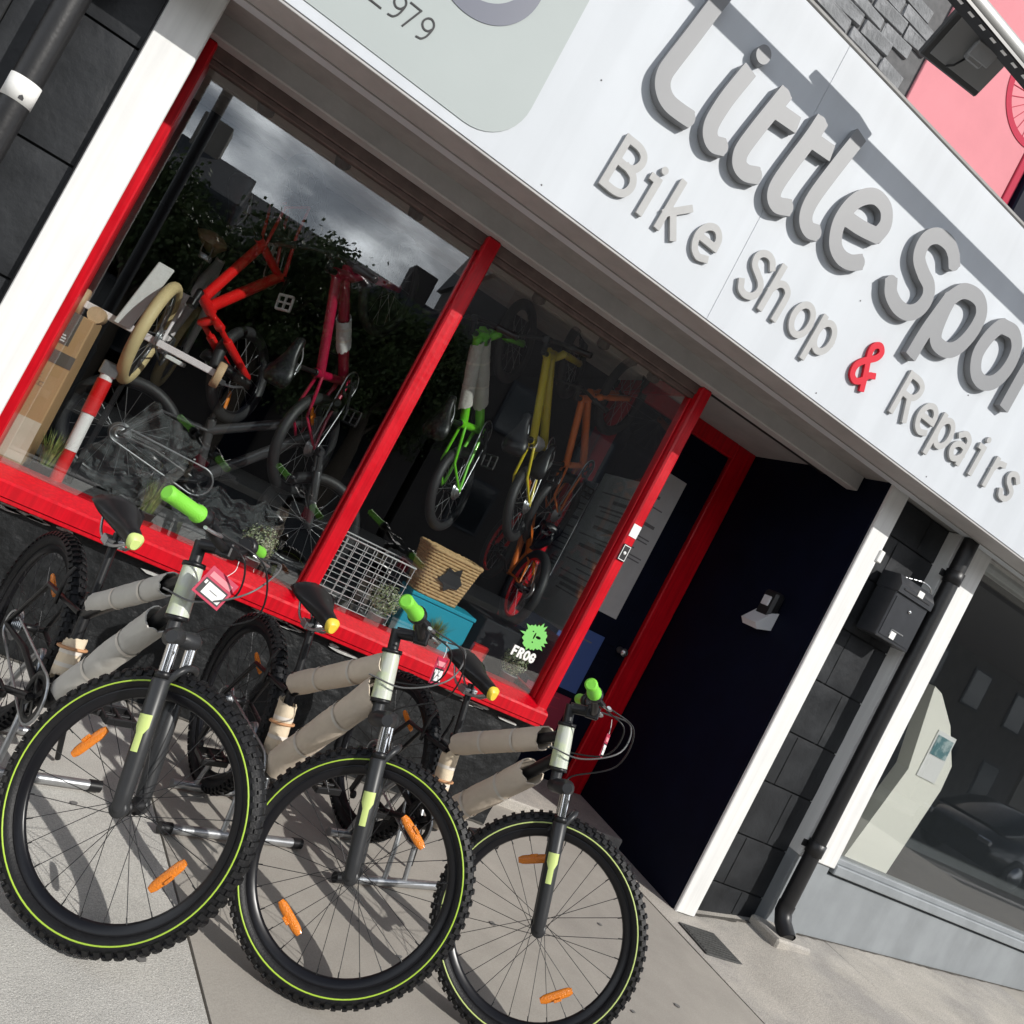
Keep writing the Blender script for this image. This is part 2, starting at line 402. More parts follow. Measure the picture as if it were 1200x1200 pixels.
GL = {
 'B': [[(0, 0), (0, 1)], [(0, 1), (.28, 1), (.45, .92), (.5, .77), (.43, .6), (.28, .53), (0, .53)], [(.28, .53), (.48, .45), (.56, .27), (.49, .08), (.3, 0), (0, 0)]],
 'i': [[(0, .71), (.13, .71)], [(.13, .71), (.13, 0)], [(.14, .96), (.145, .97)]],
 'k': [[(0, 0), (0, 1)], [(.42, .68), (0, .3)], [(.13, .42), (.42, 0)]],
 'e': [[(.03, .38), (.26, .38), (.5, .38)], [(.5, .38), (.48, .56), (.38, .68), (.25, .71), (.1, .63), (.01, .45), (.01, .28), (.09, .1), (.25, .01), (.43, .06)]],
 'S': [[(.5, .84), (.4, .96), (.25, 1), (.1, .94), (.03, .8), (.08, .64), (.25, .53), (.42, .42), (.5, .26), (.43, .08), (.25, 0), (.08, .04), (0, .17)]],
 's': [[(.4, .6), (.3, .69), (.18, .71), (.06, .65), (.03, .55), (.1, .44), (.24, .36), (.37, .27), (.39, .15), (.31, .03), (.18, 0), (.05, .03), (0, .12)]],
 'h': [[(0, 0), (0, 1)], [(0, .45), (.1, .64), (.25, .71), (.4, .64), (.45, .48), (.45, 0)]],
 'o': [ell(.26, .355, .26, .355)],
 'p': [[(0, .72), (0, -.28)], ell(.25, .36, .245, .345)],
 '&': [[(.5, -.02), (.38, .3), (.2, .72), (.22, .92), (.36, 1), (.48, .9), (.42, .72), (.16, .5), (.03, .3), (.06, .1), (.22, .02), (.38, .12), (.48, .3), (.6, .36)]],
 'R': [[(0, 0), (0, 1)], [(0, 1), (.3, 1), (.48, .91), (.51, .76), (.44, .6), (.3, .52), (0, .52)], [(.28, .52), (.5, 0)]],
 'a': [[(.05, .6), (.2, .71), (.36, .66), (.43, .52), (.43, 0)], [(.43, .4), (.2, .42), (.03, .3), (.02, .13), (.15, .01), (.3, .05), (.43, .2)]],
 'r': [[(0, 0), (0, .72)], [(0, .45), (.12, .66), (.3, .71)]],
 '2': [[(0, .8), (.08, .95), (.25, 1), (.42, .95), (.5, .78), (.42, .55), (.2, .25), (0, 0)], [(0, 0), (.52, 0)]],
 '7': [[(0, 1), (.5, 1)], [(.5, 1), (.18, 0)]],
 '9': [[(.48, .66), (.38, .5), (.2, .46), (.05, .58), (.02, .76), (.12, .94), (.28, 1), (.44, .9), (.5, .7), (.44, .3), (.3, .06), (.1, 0)]],
 'F': [[(0, 0), (0, 1)], [(0, 1), (.5, 1)], [(0, .5), (.4, .5)]],
 'O': [ell(.3, .5, .3, .5)],
 'G': [[(.55, .8), (.42, .97), (.25, 1), (.08, .85), (0, .5), (.08, .15), (.25, 0), (.45, .05), (.56, .25), (.56, .45)], [(.56, .45), (.34, .45)]],
}
def glyph(ch, x, z, hgt, shear=0.0, wx=1.0): return [[(x+a*hgt*wx+shear*b*hgt, z+b*hgt) for a, b in st] for st in GL[ch]]

# ------------------------------------------------------------------ ground
g = MB()
g.box(-60, 60, -4.35, 2.0, -.30, -.035)
pave = struct(g.build('pavement', CONC))
def gz(x): return 0.0 if x < 3.55 else min(.27, (x-3.55)*.062+.045*min(1, (x-3.55)/.5))
def slab(name, xs, ys, M, seed, lab):
    """a paving bay as a gently uneven sheet with a skirt; xs,ys corner polygon (4)"""
    rnd = random.Random(seed); nx, ny = 14, 14; vs_ = []; fs = []
    for i in range(nx+1):
        for j in range(ny+1):
            u, v = i/nx, j/ny
            x = (xs[0]*(1-u)+xs[1]*u)*(1-v)+(xs[3]*(1-u)+xs[2]*u)*v
            y = (ys[0]*(1-u)+ys[1]*u)*(1-v)+(ys[3]*(1-u)+ys[2]*u)*v
            z = gz(x) + .004*mnoise.noise(Vector((x*1.3, y*1.3, seed)))-.002
            vs_.append((x, y, z))
    for i in range(nx):
        for j in range(ny):
            a = i*(ny+1)+j; fs.append((a, a+ny+1, a+ny+2, a+1))
    b = MB().add(vs_, fs, True)
    ring = [i*(ny+1) for i in range(nx+1)] + [nx*(ny+1)+j for j in range(1, ny+1)] + [i*(ny+1)+ny for i in range(nx-1, -1, -1)] + [j for j in range(ny-1, 0, -1)]
    top = [vs_[i] for i in ring]; k = len(top)
    b.add(top+[(x, y, z-.05) for x, y, z in top], [(i, (i+1) % k, k+(i+1) % k, k+i) for i in range(k)])
    o = b.build('paving_slab', M, pave); o['label'] = lab
    return o
e = .004
slab('s', (-4, .235, .86, -4), (1.2, 1.2, -2.2, -2.2), CONCL, 1, 'pale speckled concrete bay under the left bicycle')
slab('s', (-4, .86, 1.1, -4), (-2.2-e, -2.2-e, -4.3, -4.3), CONCL, 2, 'pale speckled concrete bay by the road')
slab('s', (.235+.008, 3.14, 3.43, .868), (1.2, 1.2, -2.2, -2.2), CONC, 3, 'smooth grey concrete bay below the shop window')
slab('s', (.868, 3.43, 3.6, 1.108), (-2.2-e, -2.2-e, -4.3, -4.3), CONC, 4, 'smooth grey concrete bay by the road')
slab('s', (3.148, 4.6, 4.6, 3.438), (1.2, 1.2, -2.2, -2.2), CONCR, 5, 'rough pale concrete bay before the door')
slab('s', (4.607, 6.5, 6.1, 4.607), (1.2, 1.2, -2.2, -2.2), CONCR, 6, 'rough pale concrete bay before the next shop')
slab('s', (6.508, 10, 10, 6.108), (1.2, 1.2, -2.2, -2.2), CONC, 7, 'smooth concrete bay at the far right')
slab('s', (3.438, 10, 10, 3.608), (-2.2-e, -2.2-e, -4.3, -4.3), CONC, 8, 'grey concrete bay at the right by the road')
rd = MB().box(-150, 150, -11.0, -4.55, -.5, -.13); struct(rd.build('road', ASPHALT))
kb = MB()
kb.box(-60, 60, -4.55, -4.352, -.4, .0, .012); struct(kb.build('kerb', KERB))
gr_ = MB().add([(-600, -600, -.52), (600, -600, -.52), (600, 600, -.52), (-600, 600, -.52)], [(0, 1, 2, 3)])
struct(gr_.build('ground', CONC))
fp = MB().box(-60, 60, -14.2, -11.002, -.4, .0, .01); struct(fp.build('far_pavement', CONC))
# worn iron cover in the pavement before the door
cv = empty('drain_cover', 'worn dark iron drain cover let into the pavement before the doorway', 'drain cover', (3.47, -.255, .004))
b = MB(); b.box(-.13, .13, -.125, .125, -.008, .003, .002); b.build('cover_plate', IRON, cv)
for k in range(9):
    b = MB(); b.box(-.115, .115, -.105+k*.024, -.094+k*.024, .003, .0065, .001); b.build('grate_bar', IRON, cv)

# gum spots and stains on the paving
GUM = mat('old_gum', (.15, .145, .14), .9, var=.2, vscale=40); STAIN = mat('damp_stain', (.25, .235, .21), .9, speck=.1, sscale=260)
rg = random.Random(21)
for k in range(26):
    x = rg.uniform(-.3, 3.4); y = rg.uniform(-2.1, -.05); r = rg.uniform(.006, .016) if k < 28 else rg.uniform(.03, .06); lp = []
    for q in range(11):
        a = 2*math.pi*q/11; lp.append((x+math.cos(a)*r*rg.uniform(.75, 1.1), y+math.sin(a)*r*rg.uniform(.75, 1.1)))
    zz = max(gz(px_) for px_, _ in lp)+.0028
    MB().prism([lp], .0006, lambda u, v, d: (u, v, zz-d)).build('gum_spot' if k < 28 else 'stain', GUM if k < 28 else STAIN, pave)
DIRT = mat('wall_base_grit', (.10, .092, .08), .95, var=.4, vscale=30, bump=.6, bscale=120)
for (x0, x1, y0, wd) in ((3.57, 3.98, .025, .03), (4.27, 9.5, .018, .022), (-.6, 2.25, .27, .03), (3.43, 3.56, .0, .012)):
    n = max(8, int((x1-x0)/.03)); vs_ = []
    for i in range(n+1):
        x = x0+(x1-x0)*i/n; o2 = wd*(.25+.9*abs(mnoise.noise(Vector((x*9, y0, 3))))+.3*rg.random())
        vs_ += [(x, y0+.01, gz(x)+.0035), (x, y0-o2, gz(x)+.0022)]
    MB().add(vs_, [(2*i, 2*i+1, 2*i+3, 2*i+2) for i in range(n)]).build('dirt_line', DIRT, pave)
# ------------------------------------------------------------------ shopfront: fascia, posts, walls
shop = empty('bike_shop', 'white fascia shop front with red window posts and recessed dark doorway', 'shop front')
FY, FB, FT = -.30, 2.604, 3.974
b = MB(); b.box(-2.6, 1.7165, FY, -.02, FB, FT, .0012); f1 = b.build('fascia_panel', FASCIA, shop)
b = MB(); b.box(1.7178, 6.6, FY, -.02, FB, FT, .0012); b.build('fascia_panel', FASCIA, shop)
b = MB(); b.box(-2.6, 6.6, FY-.006, .0, FT+.001, FT+.022, .005); b.build('fascia_capping', SOFFIT2, shop)
b = MB(); b.box(-2.6, 6.6, FY+.004, -.13, FB-.012, FB-.001, .002); b.build('soffit_strip', SOFFIT, shop)
b = MB(); b.box(-2.6, 6.6, -.126, .20, FB+.02, FB+.04); b.build('soffit_board', SOFFIT2, shop)
b = MB(); b.box(-2.6, 6.6, -.132, -.124, FB-.016, FB+.02); b.build('soffit_bead', SOFFIT2, shop)
b = MB(); b.box(-.60, 3.40, .20, .285, 2.535, FB+.038, .006); b.build('lintel_beam', SOFFIT, shop)
b = MB(); b.box(-.60, 2.27, .29, .33, 2.488, 2.56, .004); b.box(-.6, 2.27, .30, .345, 2.462, 2.487, .003); b.build('window_head', WOODTRIM, shop)
# white boards
b = MB(); b.box(-.622, -.463, 0, .028, -.02, FB+.018, .004); b.build('white_pilaster', WHITE, shop)
b = MB(); b.box(3.422, 3.564, 0, .024, -.01, FB+.018, .005); b.build('white_pilaster', WHITE, shop)
# red posts
def post(x0, x1, y0, y1, z0, z1):
    b = MB(); b.box(x0, x1, y0, y1, z0, z1, .008); o = b.build('window_post', RED, shop); return o
b = MB(); b.box(-.57, -.459, .25, .38, .64, 2.535, .006); b.build('window_post', RED, shop)
p1 = post(.835, .905, .25, .375, .66, 2.535)
p2 = post(2.203, 2.268, .25, .385, .64, 2.535)
# glazing bead lines on the posts
for x in (.832, 2.2):
    b = MB(); b.box(x-.008, x, .30, .335, .69, 2.46, .002); b.build('glazing_bead', RED, p1 if x < 1 else p2)
b = MB()
prof = [(.205, .600), (.205, .652), (.212, .662), (.34, .700), (.42, .700), (.42, .600)]
b.prism([[(y, z) for y, z in prof]], 2.86, lambda u, v, d: (-.60+d, u, v)); sill = b.build('window_sill', RED, shop)
b = MB(); b.box(-.60, 2.25, .212, .27, .578, .598, .003); b.build('sill_drip', RED, sill)
# panes
b = MB(); b.box(-.459, .835, .318, .324, .695, 2.465); b.build('window_pane', PGLASS, shop)
b = MB(); b.box(.905, 2.203, .318, .324, .695, 2.465); b.build('window_pane', PGLASS, shop)
# black riser wall below the sill: rough stone
def rough_wall(name, x0, x1, z0, z1, y, amp, nx, nz_, M, parent, seed=0, cell=3.0):
    vs_ = []; fs = []
    for i in range(nx+1):
        for j in range(nz_+1):
            x = x0+(x1-x0)*i/nx; z = z0+(z1-z0)*j/nz_
            d = amp*(mnoise.fractal(Vector((x*cell, z*cell*1.4, seed)), 1.0, 2.0, 5)) + amp*.5*mnoise.noise(Vector((x*cell*6, z*cell*6, seed+3)))
            vs_.append((x, y-d, z))
    for i in range(nx):
        for j in range(nz_):
            a = i*(nz_+1)+j; fs.append((a, a+nz_+1, a+nz_+2, a+1))
    return MB().add(vs_, fs, True).build(name, M, parent)
rough_wall('riser_wall', -.62, 2.262, -.03, .60, .275, .009, 190, 46, BLACKROUGH, shop, 4, 4.0)
b = MB(); b.box(-.62, 2.26, .31, .40, -.03, .60); b.build('riser_core', BLACKROUGH, shop)
rnd = random.Random(3)
for k in range(26):   # bare chips where the black paint has flaked under the sill
    x = rnd.choice([rnd.uniform(-.45, .05), rnd.uniform(.75, 1.35), rnd.uniform(1.7, 2.15), rnd.uniform(-.4, 2.1)]); z = .548+rnd.uniform(-.018, .018)
    wq = rnd.uniform(.025, .11); n = 9; lp = []
    for q in range(n):
        a = 2*math.pi*q/n; lp.append((x+math.cos(a)*wq*rnd.uniform(.5, 1), z+math.sin(a)*.008*rnd.uniform(.5, 1.3)))
    b = MB().prism([lp], .02, lambda u, v, d: (u, .262+d, v)); b.build('paint_chip', CHIP, shop)
# side return of the window along the doorway + recess
b = MB(); b.box(2.232, 2.262, .385, 1.16, -.02, .62, .002); b.build('side_riser', BLACKROUGH, shop)
b = MB(); b.box(2.236, 2.268, .385, 1.16, .62, .70, .004); b.build('side_sill', RED, shop)
b = MB(); b.box(2.245, 2.251, .385, 1.16, .70, 2.5); b.build('side_pane', PGLASS, shop)
b = MB(); b.box(2.236, 2.268, .385, 1.16, 2.5, 2.6, .004); b.build('side_head', RED, shop)
b = MB(); b.box(2.0, 3.6, .30, 1.5, 2.655, 2.70); b.build('porch_ceiling', SOFFIT, shop)
b = MB(); b.box(2.0, 3.6, .285, .30, 2.60, 2.70); b.build('porch_ceiling_edge', SOFFIT, shop)
b = MB(); b.box(3.412, 3.56, .026, 1.5, -.03, 2.66); pw = b.build('porch_wall', NAVY, shop)
b = MB(); b.box(2.2, 3.5, .62, 1.35, -.03, .055, .008); b.build('door_step', CONCR, shop)
# door frame and door
dr = MB(); dr.box(3.236, 3.406, 1.19, 1.30, .05, 2.655, .008); dr.build('door_post', RED, shop)
dr = MB(); dr.box(2.27, 3.236, 1.19, 1.30, 2.545, 2.655, .006); dr.build('door_head', RED, shop)
dr = MB(); dr.box(2.262, 2.36, 1.165, 1.30, .05, 2.545, .006); dr.build('door_post', RED, shop)
dr = MB(); dr.box(2.362, 3.234, 1.225, 1.27, .06, 2.543, .004); door = dr.build('door', NAVY, shop)
for z0, z1 in ((.2, .95), (1.05, 2.4)):
    b = MB(); b.box(2.48, 3.12, 1.215, 1.2245, z0, z1, .003); b.build('door_panel', NAVY, door)
b = MB(); b.lathe([(0, 0), (.02, 0), (.024, .012), (.012, .03), (.012, .05), (.026, .06), (.026, .08), (0, .085)], (3.16, 1.225-.0, 1.05), 'y', 20, False)
bo = b; bo.v = [(x, 1.225-(y-1.225), z) for x, y, z in bo.v]; bo.build('door_knob', ALU, door)
# wall masses behind
b = MB(); b.box(-4, 7, .46, .55, 2.61, 2.75); b.build('upper_wall_core', MORTARBLK, shop)
b = MB(); b.box(-4, 9, .050, .45, 2.645, 7.5); uw = tag(b.build('upper_wall', MORTAR), 'grey brick wall rising above the white fascia', 'wall')
# grey bricks above the fascia (each its own)
BRK = []
rb = random.Random(11)
for k in range(6):
    b = MB(); vs_ = []
    b.box(-.110, .110, -.05, .05, -.034, .034, .006)
    b.v = [(x+rb.uniform(-.004, .004), y+rb.uniform(-.006, .006), z+rb.uniform(-.004, .004)) for x, y, z in b.v]
    BRK.append(b.mesh('brick'))
row = 0; z = 3.66
while z < 5.7:
    x = -.3 + (.13 if row % 2 else 0)
    while x < 2.32:
        wq = rb.choice((1, 1, 1, .92, 1.08, .75)); half = .114*wq
        if x+half*2 > 2.335: break
        if x+half > .35 or z < 4.6:
            o = link('brick', rb.choice(BRK), STONE, uw)
            o.location = (x+half,   .085+rb.uniform(-.004, .004), z+rb.uniform(-.003, .003)); o.scale = (wq*.985, 1, rb.uniform(.94, 1.03))
            o.rotation_euler = (rb.uniform(-.02, .02), rb.uniform(-.012, .012), rb.uniform(-.02, .02))
        x += half*2+.007
    z += .0735; row += 1
# pink printed panel
pk = empty('pink_panel', 'pink panel printed with a darker pink bicycle above the fascia', 'sign panel', (2.34, .03, 4.0))
b = MB(); b.box(2.338, 3.19, .03, .049, 3.7, 6.4, .004); b.v = [(x-2.34, y-.03, z-4.0) for x, y, z in b.v]; b.build('panel_board', PINK, pk)
b = MB(); b.box(.85, .905, -.012, .05, -.3, 2.4, .004); b.build('panel_edge', PINKD, pk)
def flatring(mb, cx, cz, ro, ri, y, n=64, d=.003):
    lp = [(cx+ro*math.cos(2*math.pi*k/n), cz+ro*math.sin(2*math.pi*k/n)) for k in range(n)]
    li = [(cx+ri*math.cos(-2*math.pi*k/n), cz+ri*math.sin(-2*math.pi*k/n)) for k in range(n)]
    mb.prism([lp, li], d, lambda u, v, q: (u, y-q, v))
b = MB(); flatring(b, .84-.06, .85, .265, .225, -.001); b.build('printed_wheel', PINKD, pk)
b = MB()
for k in range(24):
    a = 2*math.pi*k/24; b.obox((.78+.115*math.cos(a), -.002, .85+.115*math.sin(a)), (.11*math.cos(a), 0, .11*math.sin(a)), (0, .0012, 0), (-.0016*math.sin(a), 0, .0016*math.cos(a)))
b.build('printed_spokes', PINKD, pk)['kind'] = 'stuff'
b = MB(); b.obox((.65, -.002, 1.1), (.14, 0, .26), (0, .0014, 0), (.013, 0, -.007)); b.build('printed_frame', PINKD, pk)
b = MB(); b.box(3.25, 9, -.02, .1, 4.0, 7, .01); b.v = [(x, y, z) for x, y, z in b.v]
tag(b.build('window_shutter', NAVY), 'dark window shutter beside the pink panel at upper right', 'shutter')

# --- lettering on the fascia
BIG = {
'L': [[(1.075, 3.70), (1.063, 3.633), (1.04, 3.485), (1.015, 3.336), (1.01, 3.282), (1.023, 3.242), (1.053, 3.214), (1.091, 3.202), (1.142, 3.204), (1.19, 3.210)]],
'i': [[(1.328, 3.53), (1.3, 3.39), (1.29, 3.293), (1.293, 3.244), (1.311, 3.212), (1.343, 3.198), (1.38, 3.212)], [(1.351, 3.628), (1.352, 3.635)]],
't': [[(1.526, 3.573), (1.507, 3.479), (1.485, 3.368), (1.47, 3.274), (1.473, 3.231), (1.495, 3.201), (1.537, 3.196), (1.585, 3.218)], [(1.505, 3.489), (1.636, 3.508)]],
't2': [[(1.745, 3.595), (1.735, 3.505), (1.71, 3.36), (1.696, 3.249), (1.707, 3.199), (1.743, 3.181), (1.796, 3.204)], [(1.735, 3.505), (1.852, 3.522)]],
'l': [[(1.955, 3.67), (1.921, 3.508), (1.89, 3.335), (1.889, 3.253), (1.91, 3.208), (1.946, 3.191), (1.982, 3.202)]],
'e': [[(2.1, 3.349), (2.19, 3.362), (2.285, 3.385)], [(2.285, 3.385), (2.297, 3.455), (2.256, 3.512), (2.178, 3.518), (2.113, 3.469), (2.076, 3.394), (2.068, 3.303), (2.1, 3.225), (2.156, 3.195), (2.219, 3.203), (2.268, 3.236)]],
'S': [[(2.768, 3.545), (2.735, 3.58), (2.678, 3.604), (2.603, 3.594), (2.554, 3.55), (2.544, 3.493), (2.564, 3.441), (2.623, 3.405), (2.686, 3.379), (2.715, 3.327), (2.701, 3.256), (2.651, 3.206), (2.578, 3.196), (2.509, 3.222), (2.477, 3.266)]],
'p': [[(2.791, 3.063), (2.803, 3.202), (2.838, 3.394)], [(2.838, 3.394), (2.9, 3.481), (3.006, 3.504), (3.068, 3.454), (3.071, 3.355), (3.035, 3.25), (2.977, 3.195), (2.897, 3.188), (2.861, 3.232), (2.847, 3.328), (2.846, 3.394)]],
'o': [[(3.238, 3.488), (3.329, 3.5), (3.392, 3.442), (3.398, 3.336), (3.359, 3.239), (3.291, 3.193), (3.217, 3.206), (3.17, 3.282), (3.179, 3.38), (3.212, 3.462), (3.238, 3.488)]],
'r': [[(3.535, 3.523), (3.515, 3.379), (3.504, 3.175)], [(3.525, 3.40), (3.58, 3.485), (3.68, 3.50)]],
}
for k, ch in enumerate(['L', 'i', 't', 't2', 'l', 'e', 'S', 'p', 'o', 'r']):
    b = MB(); stroke_solid(b, BIG[ch], .072 if ch not in 'Spor' else .076, .0055, .038, lambda u, v, d: (u, FY-.042+d, v), .22)
    o = b.build('sign_letter', LETTER)
    tag(o, 'large grey raised letter %s of the word %s on the white fascia' % ('second t' if ch == 't2' else ('first t' if ch == 't' else ('capital '+ch if ch.isupper() else 'lower case '+ch)), 'Little' if k < 6 else 'beginning Spor'), 'sign letter', 'large grey fascia letters')
SM = [('B', .992), ('i', 1.165), ('k', 1.29), ('e', 1.468), ('S', 1.762), ('h', 1.912), ('o', 2.082), ('p', 2.238), ('&', 2.52), ('R', 2.85), ('e', 3.02), ('p', 3.172), ('a', 3.318), ('i', 3.49), ('r', 3.645), ('s', 3.775)]
WORD = ['Bike']*4+['Shop']*4+['']+['Repairs']*7
for k, (ch, x) in enumerate(SM):
    z = 2.79+(.004 if k > 8 else 0)
    b = MB(); stroke_solid(b, glyph(ch, x+.012, z, .205 if ch != '&' else .215, .05, .98), .031, .0032, .014, lambda u, v, d: (u, FY-.018+d, v))
    o = b.build('sign_letter', LETTERR if ch == '&' else LETTERW)
    tag(o, 'small red ampersand on the white fascia' if ch == '&' else 'small pale raised letter %s of the word %s on the fascia' % ('capital '+ch if ch.isupper() else 'lower case '+ch, WORD[k]), 'sign letter', None if ch == '&' else 'small pale fascia letters')
# grey rounded printed panel with the phone digits and arc
def rrect(x0, x1, z0, z1, r, n=10):
    out = []
    for cx, cz, a0 in ((x1-r, z1-r, 0), (x0+r, z1-r, 90), (x0+r, z0+r, 180), (x1-r, z0+r, 270)):
        for k in range(n+1):
            a = R_(a0+90*k/n); out.append((cx+r*math.cos(a), cz+r*math.sin(a)))
    return out
sp = empty('printed_sign_panel', 'grey green rounded panel with phone digits and purple arc on the fascia', 'sign panel', (-.5, FY, 2.67))
off = Vector((-.5, FY, 2.67))
def P(u, y, v): return (u-off.x, y-off.y, v-off.z)
b = MB().prism([rrect(-1.75, .617, 2.645, 3.84, .20)], .003, lambda u, v, d: P(u, FY-.0005-d, v)); b.build('panel_face', PANELG, sp)
n = 72
lo_ = [(.235+.222*math.cos(2*math.pi*k/n), 3.19+.222*math.sin(2*math.pi*k/n)) for k in range(n)]
li_ = [(.215+.178*math.cos(-2*math.pi*k/n), 3.212+.178*math.sin(-2*math.pi*k/n)) for k in range(n)]
b = MB().prism([lo_, li_], .002, lambda u, v, d: P(u, FY-.0042-d, v)); b.build('printed_arc', PURPLE, sp)
for ch, x in (('2', -.055), ('9', .012), ('7', .064), ('9', .128)):
    b = MB(); stroke_solid(b, glyph(ch, x, 2.787, .084, .05), .0065, .0014, .002, lambda u, v, d: P(u, FY-.006+d, v)); b.build('digit', INK, sp)

# small fixing screws on the fascia
b = MB(); b.lathe([(0, 0), (.0035, 0), (.0035, .0012), (0, .002)], (0, 0, 0), 'y', 10, False); b.v = [(x, -y, z) for x, y, z in b.v]
me_s = b.mesh('fixing_screw'); me_s.materials.append(mat('screw_head', (.16, .16, .165), .5))
for x in (.80, 2.42, 3.3):
    for z in (2.64, 3.12):
        o = link('fixing_screw', me_s, None, shop); o.location = (x+random.uniform(-.02, .02), FY-.0005, z+random.uniform(-.008, .008))
# light rail over the fascia with its floodlight
rl = empty('sign_light_rail', 'long pale tubular light rail held out in front of the fascia', 'light rail', (1.7, -.785, 4.05))
b = MB(); b.tube([(-4, 0, .015), (4.5, 0, .015)], .036, 14); b.build('rail_tube', mat('pale_metal', (.55, .55, .53), .4, metal=.3), rl)
b = MB(); b.box(-4, 4.5, -.030, .030, -.040, -.018, .004); b.build('rail_base', MATTBLK, rl)
for k in range(100):
    b = MB() if k == 0 else b
    if k == 0:
        b.box(-.016, .016, -.006, .006, -.0425, -.0402, .0005); me_led = b.mesh('led_lens'); me_led.materials.append(mat('led_lens', (.8, .8, .78), .3))
    o = link('led_lens', me_led, None, rl); o.location = (-3.6+k*.075, -.012, 0)
for x in (-1.1, 2.5):
    b = MB(); b.tube([(x, .02, .0), (x, .3, -.02), (x, .49, -.05)], .012, 8); b.build('rail_arm', MATTBLK, rl)
fl = empty('floodlight', 'flat dark grey floodlight hanging below the light rail', 'floodlight', (2.02, -.66, 4.03))
fl.rotation_euler = (R_(46), R_(-4), R_(-6))
GREYM = mat('grey_cast_metal', (.24, .245, .25), .5)
b = MB(); b.box(-.165, .165, -.02, .022, -.105, .105, .006); b.build('lamp_housing', mat('dark_cast_metal', (.045, .047, .05), .45), fl)
b = MB(); b.box(-.135, .16, -.0245, -.0205, -.08, .10, .002); b.build('back_plate', GREYM, fl)
b = MB(); b.box(-.02, .06, -.07, -.025, -.02, .05, .006); b.box(-.035, .075, -.085, -.07, .0, .06, .004); b.build('bracket', GREYM, fl)
b = MB(); b.tube([(.0, -.03, -.02), (-.03, -.05, -.06), (-.04, -.026, -.08)], .005, 6); b.build('cable', MATTBLK, fl)

# ------------------------------------------------------------------ left pier: black blockwork with downpipe
lw = empty('black_block_wall', 'black painted blockwork pier left of the white pilaster', 'wall', (-.9, .03, 0))
b = MB(); b.box(-3.1, -.275, .035, .3, -.03, 2.62); b.v = [(x-.0, y, z) for x, y, z in b.v]
b = MB(); b.box(-2.1, .27, .03, .35, -.03, 2.62); b.build('wall_core', MORTARBLK, lw)
zj = [-.03, .24, .60, .975, 1.345, 1.80, 2.28, 2.62]
for r_ in range(len(zj)-1):
    xs = [-2.1, -1.62, -1.12, -.66, -.12, .268] if r_ % 2 else [-2.1, -1.4, -.92, -.40, .268]
    for i in range(len(xs)-1):
        b = MB(); x0, x1, z0, z1 = xs[i]+.004, xs[i+1]-.004, zj[r_]+.005, zj[r_+1]-.005
        nx, nz_ = 16, 12; vs_ = []; fs = []
        for a in range(nx+1):
            for c in range(nz_+1):
                u, v = a/nx, c/nz_; ed = min(u*(x1-x0), (1-u)*(x1-x0), v*(z1-z0), (1-v)*(z1-z0))
                d = .0025*mnoise.fractal(Vector((u*2+i*7, v*2+r_*3, i)), 1, 2, 4)-(.003 if ed <= 1e-6 else 0)
                vs_.append((x0+(x1-x0)*u, .012-d, z0+(z1-z0)*v))
        for a in range(nx):
            for c in range(nz_): q = a*(nz_+1)+c; fs.append((q, q+nz_+1, q+nz_+2, q+1))
        b.add(vs_, fs, True); b.build('block', BLACKWALL, lw)
b = MB(); b.box(.27, .30, -.026, .05, -.02, 2.6, .003); b.build('edge_strip', MATTBLK, lw)
def pipe(name, label, x, y, r, z0, z1, M, collars=(), shoe=None):
    e_ = empty(name, label, 'downpipe', (x, y, z0))
    b = MB(); b.tube([(0, 0, 0), (0, 0, z1-z0)], r, 22); b.build('pipe_tube', M, e_)
    for z in collars:
        b = MB(); b.lathe([(r, -.04), (r+.006, -.038), (r+.008, .036), (r, .04)], (0, 0, z-z0), 'z', 22); b.box(-r-.03, r+.03, r*.7, r*.7+.008, z-z0-.02, z-z0+.02, .002)
        b.build('pipe_collar', M, e_)
    if shoe:
        b = MB(); b.tube([(0, 0, .05), (0, 0, 0), (0, -.03, -.05), (0, -.10, -.10)], r+.004, 20, caps=False); b.build('pipe_shoe', M, e_)
        b = MB(); b.tube([(0, -.03, -.05), (0, -.098, -.099)], r-.006, 18); b.build('shoe_bore', INK, e_)
    return e_
lp = pipe('downpipe', 'thick black downpipe with a white sticker left of the shop', -.845, -.075, .047, .08, 2.6, BLACKPL, (.9, 2.42))
b = MB()
b.lathe([(.0475, 1.79), (.0485, 1.79), (.0485, 1.872), (.0475, 1.872)], (0, 0, 0), 'z', 40); b.build('pipe_sticker', PAPER, lp)
b = MB()
nn = 10
for sgn in (0,):
    vs_ = []
    a0 = R_(-75)
    for k in range(5):
        a = a0+R_(k*4.5)
        vs_.append((.0492*math.cos(a), .0492*math.sin(a), 1.80)); vs_.append((.0492*math.cos(a), .0492*math.sin(a), 1.81+.004*(2-abs(k-2))))
    b.add(vs_, [(2*k, 2*k+2, 2*k+3, 2*k+1) for k in range(4)])
b.build('sticker_mark', INK, lp)
pipe('downpipe', 'thinner black downpipe at the far upper left corner', -1.06, -.03, .03, .0, 2.6, BLACKPL, (1.4,))
sb = rough_wall('neighbour_wall', -3.2, -1.12, 0, 3.2, .02, .03, 40, 60, mat('tan_rubble', (.30, .26, .21), .9, var=.35, vscale=10, bump=.8, bscale=25), None, 9, 4)
tag(sb, 'tan rubble stone wall of the neighbour at the far left', 'wall')

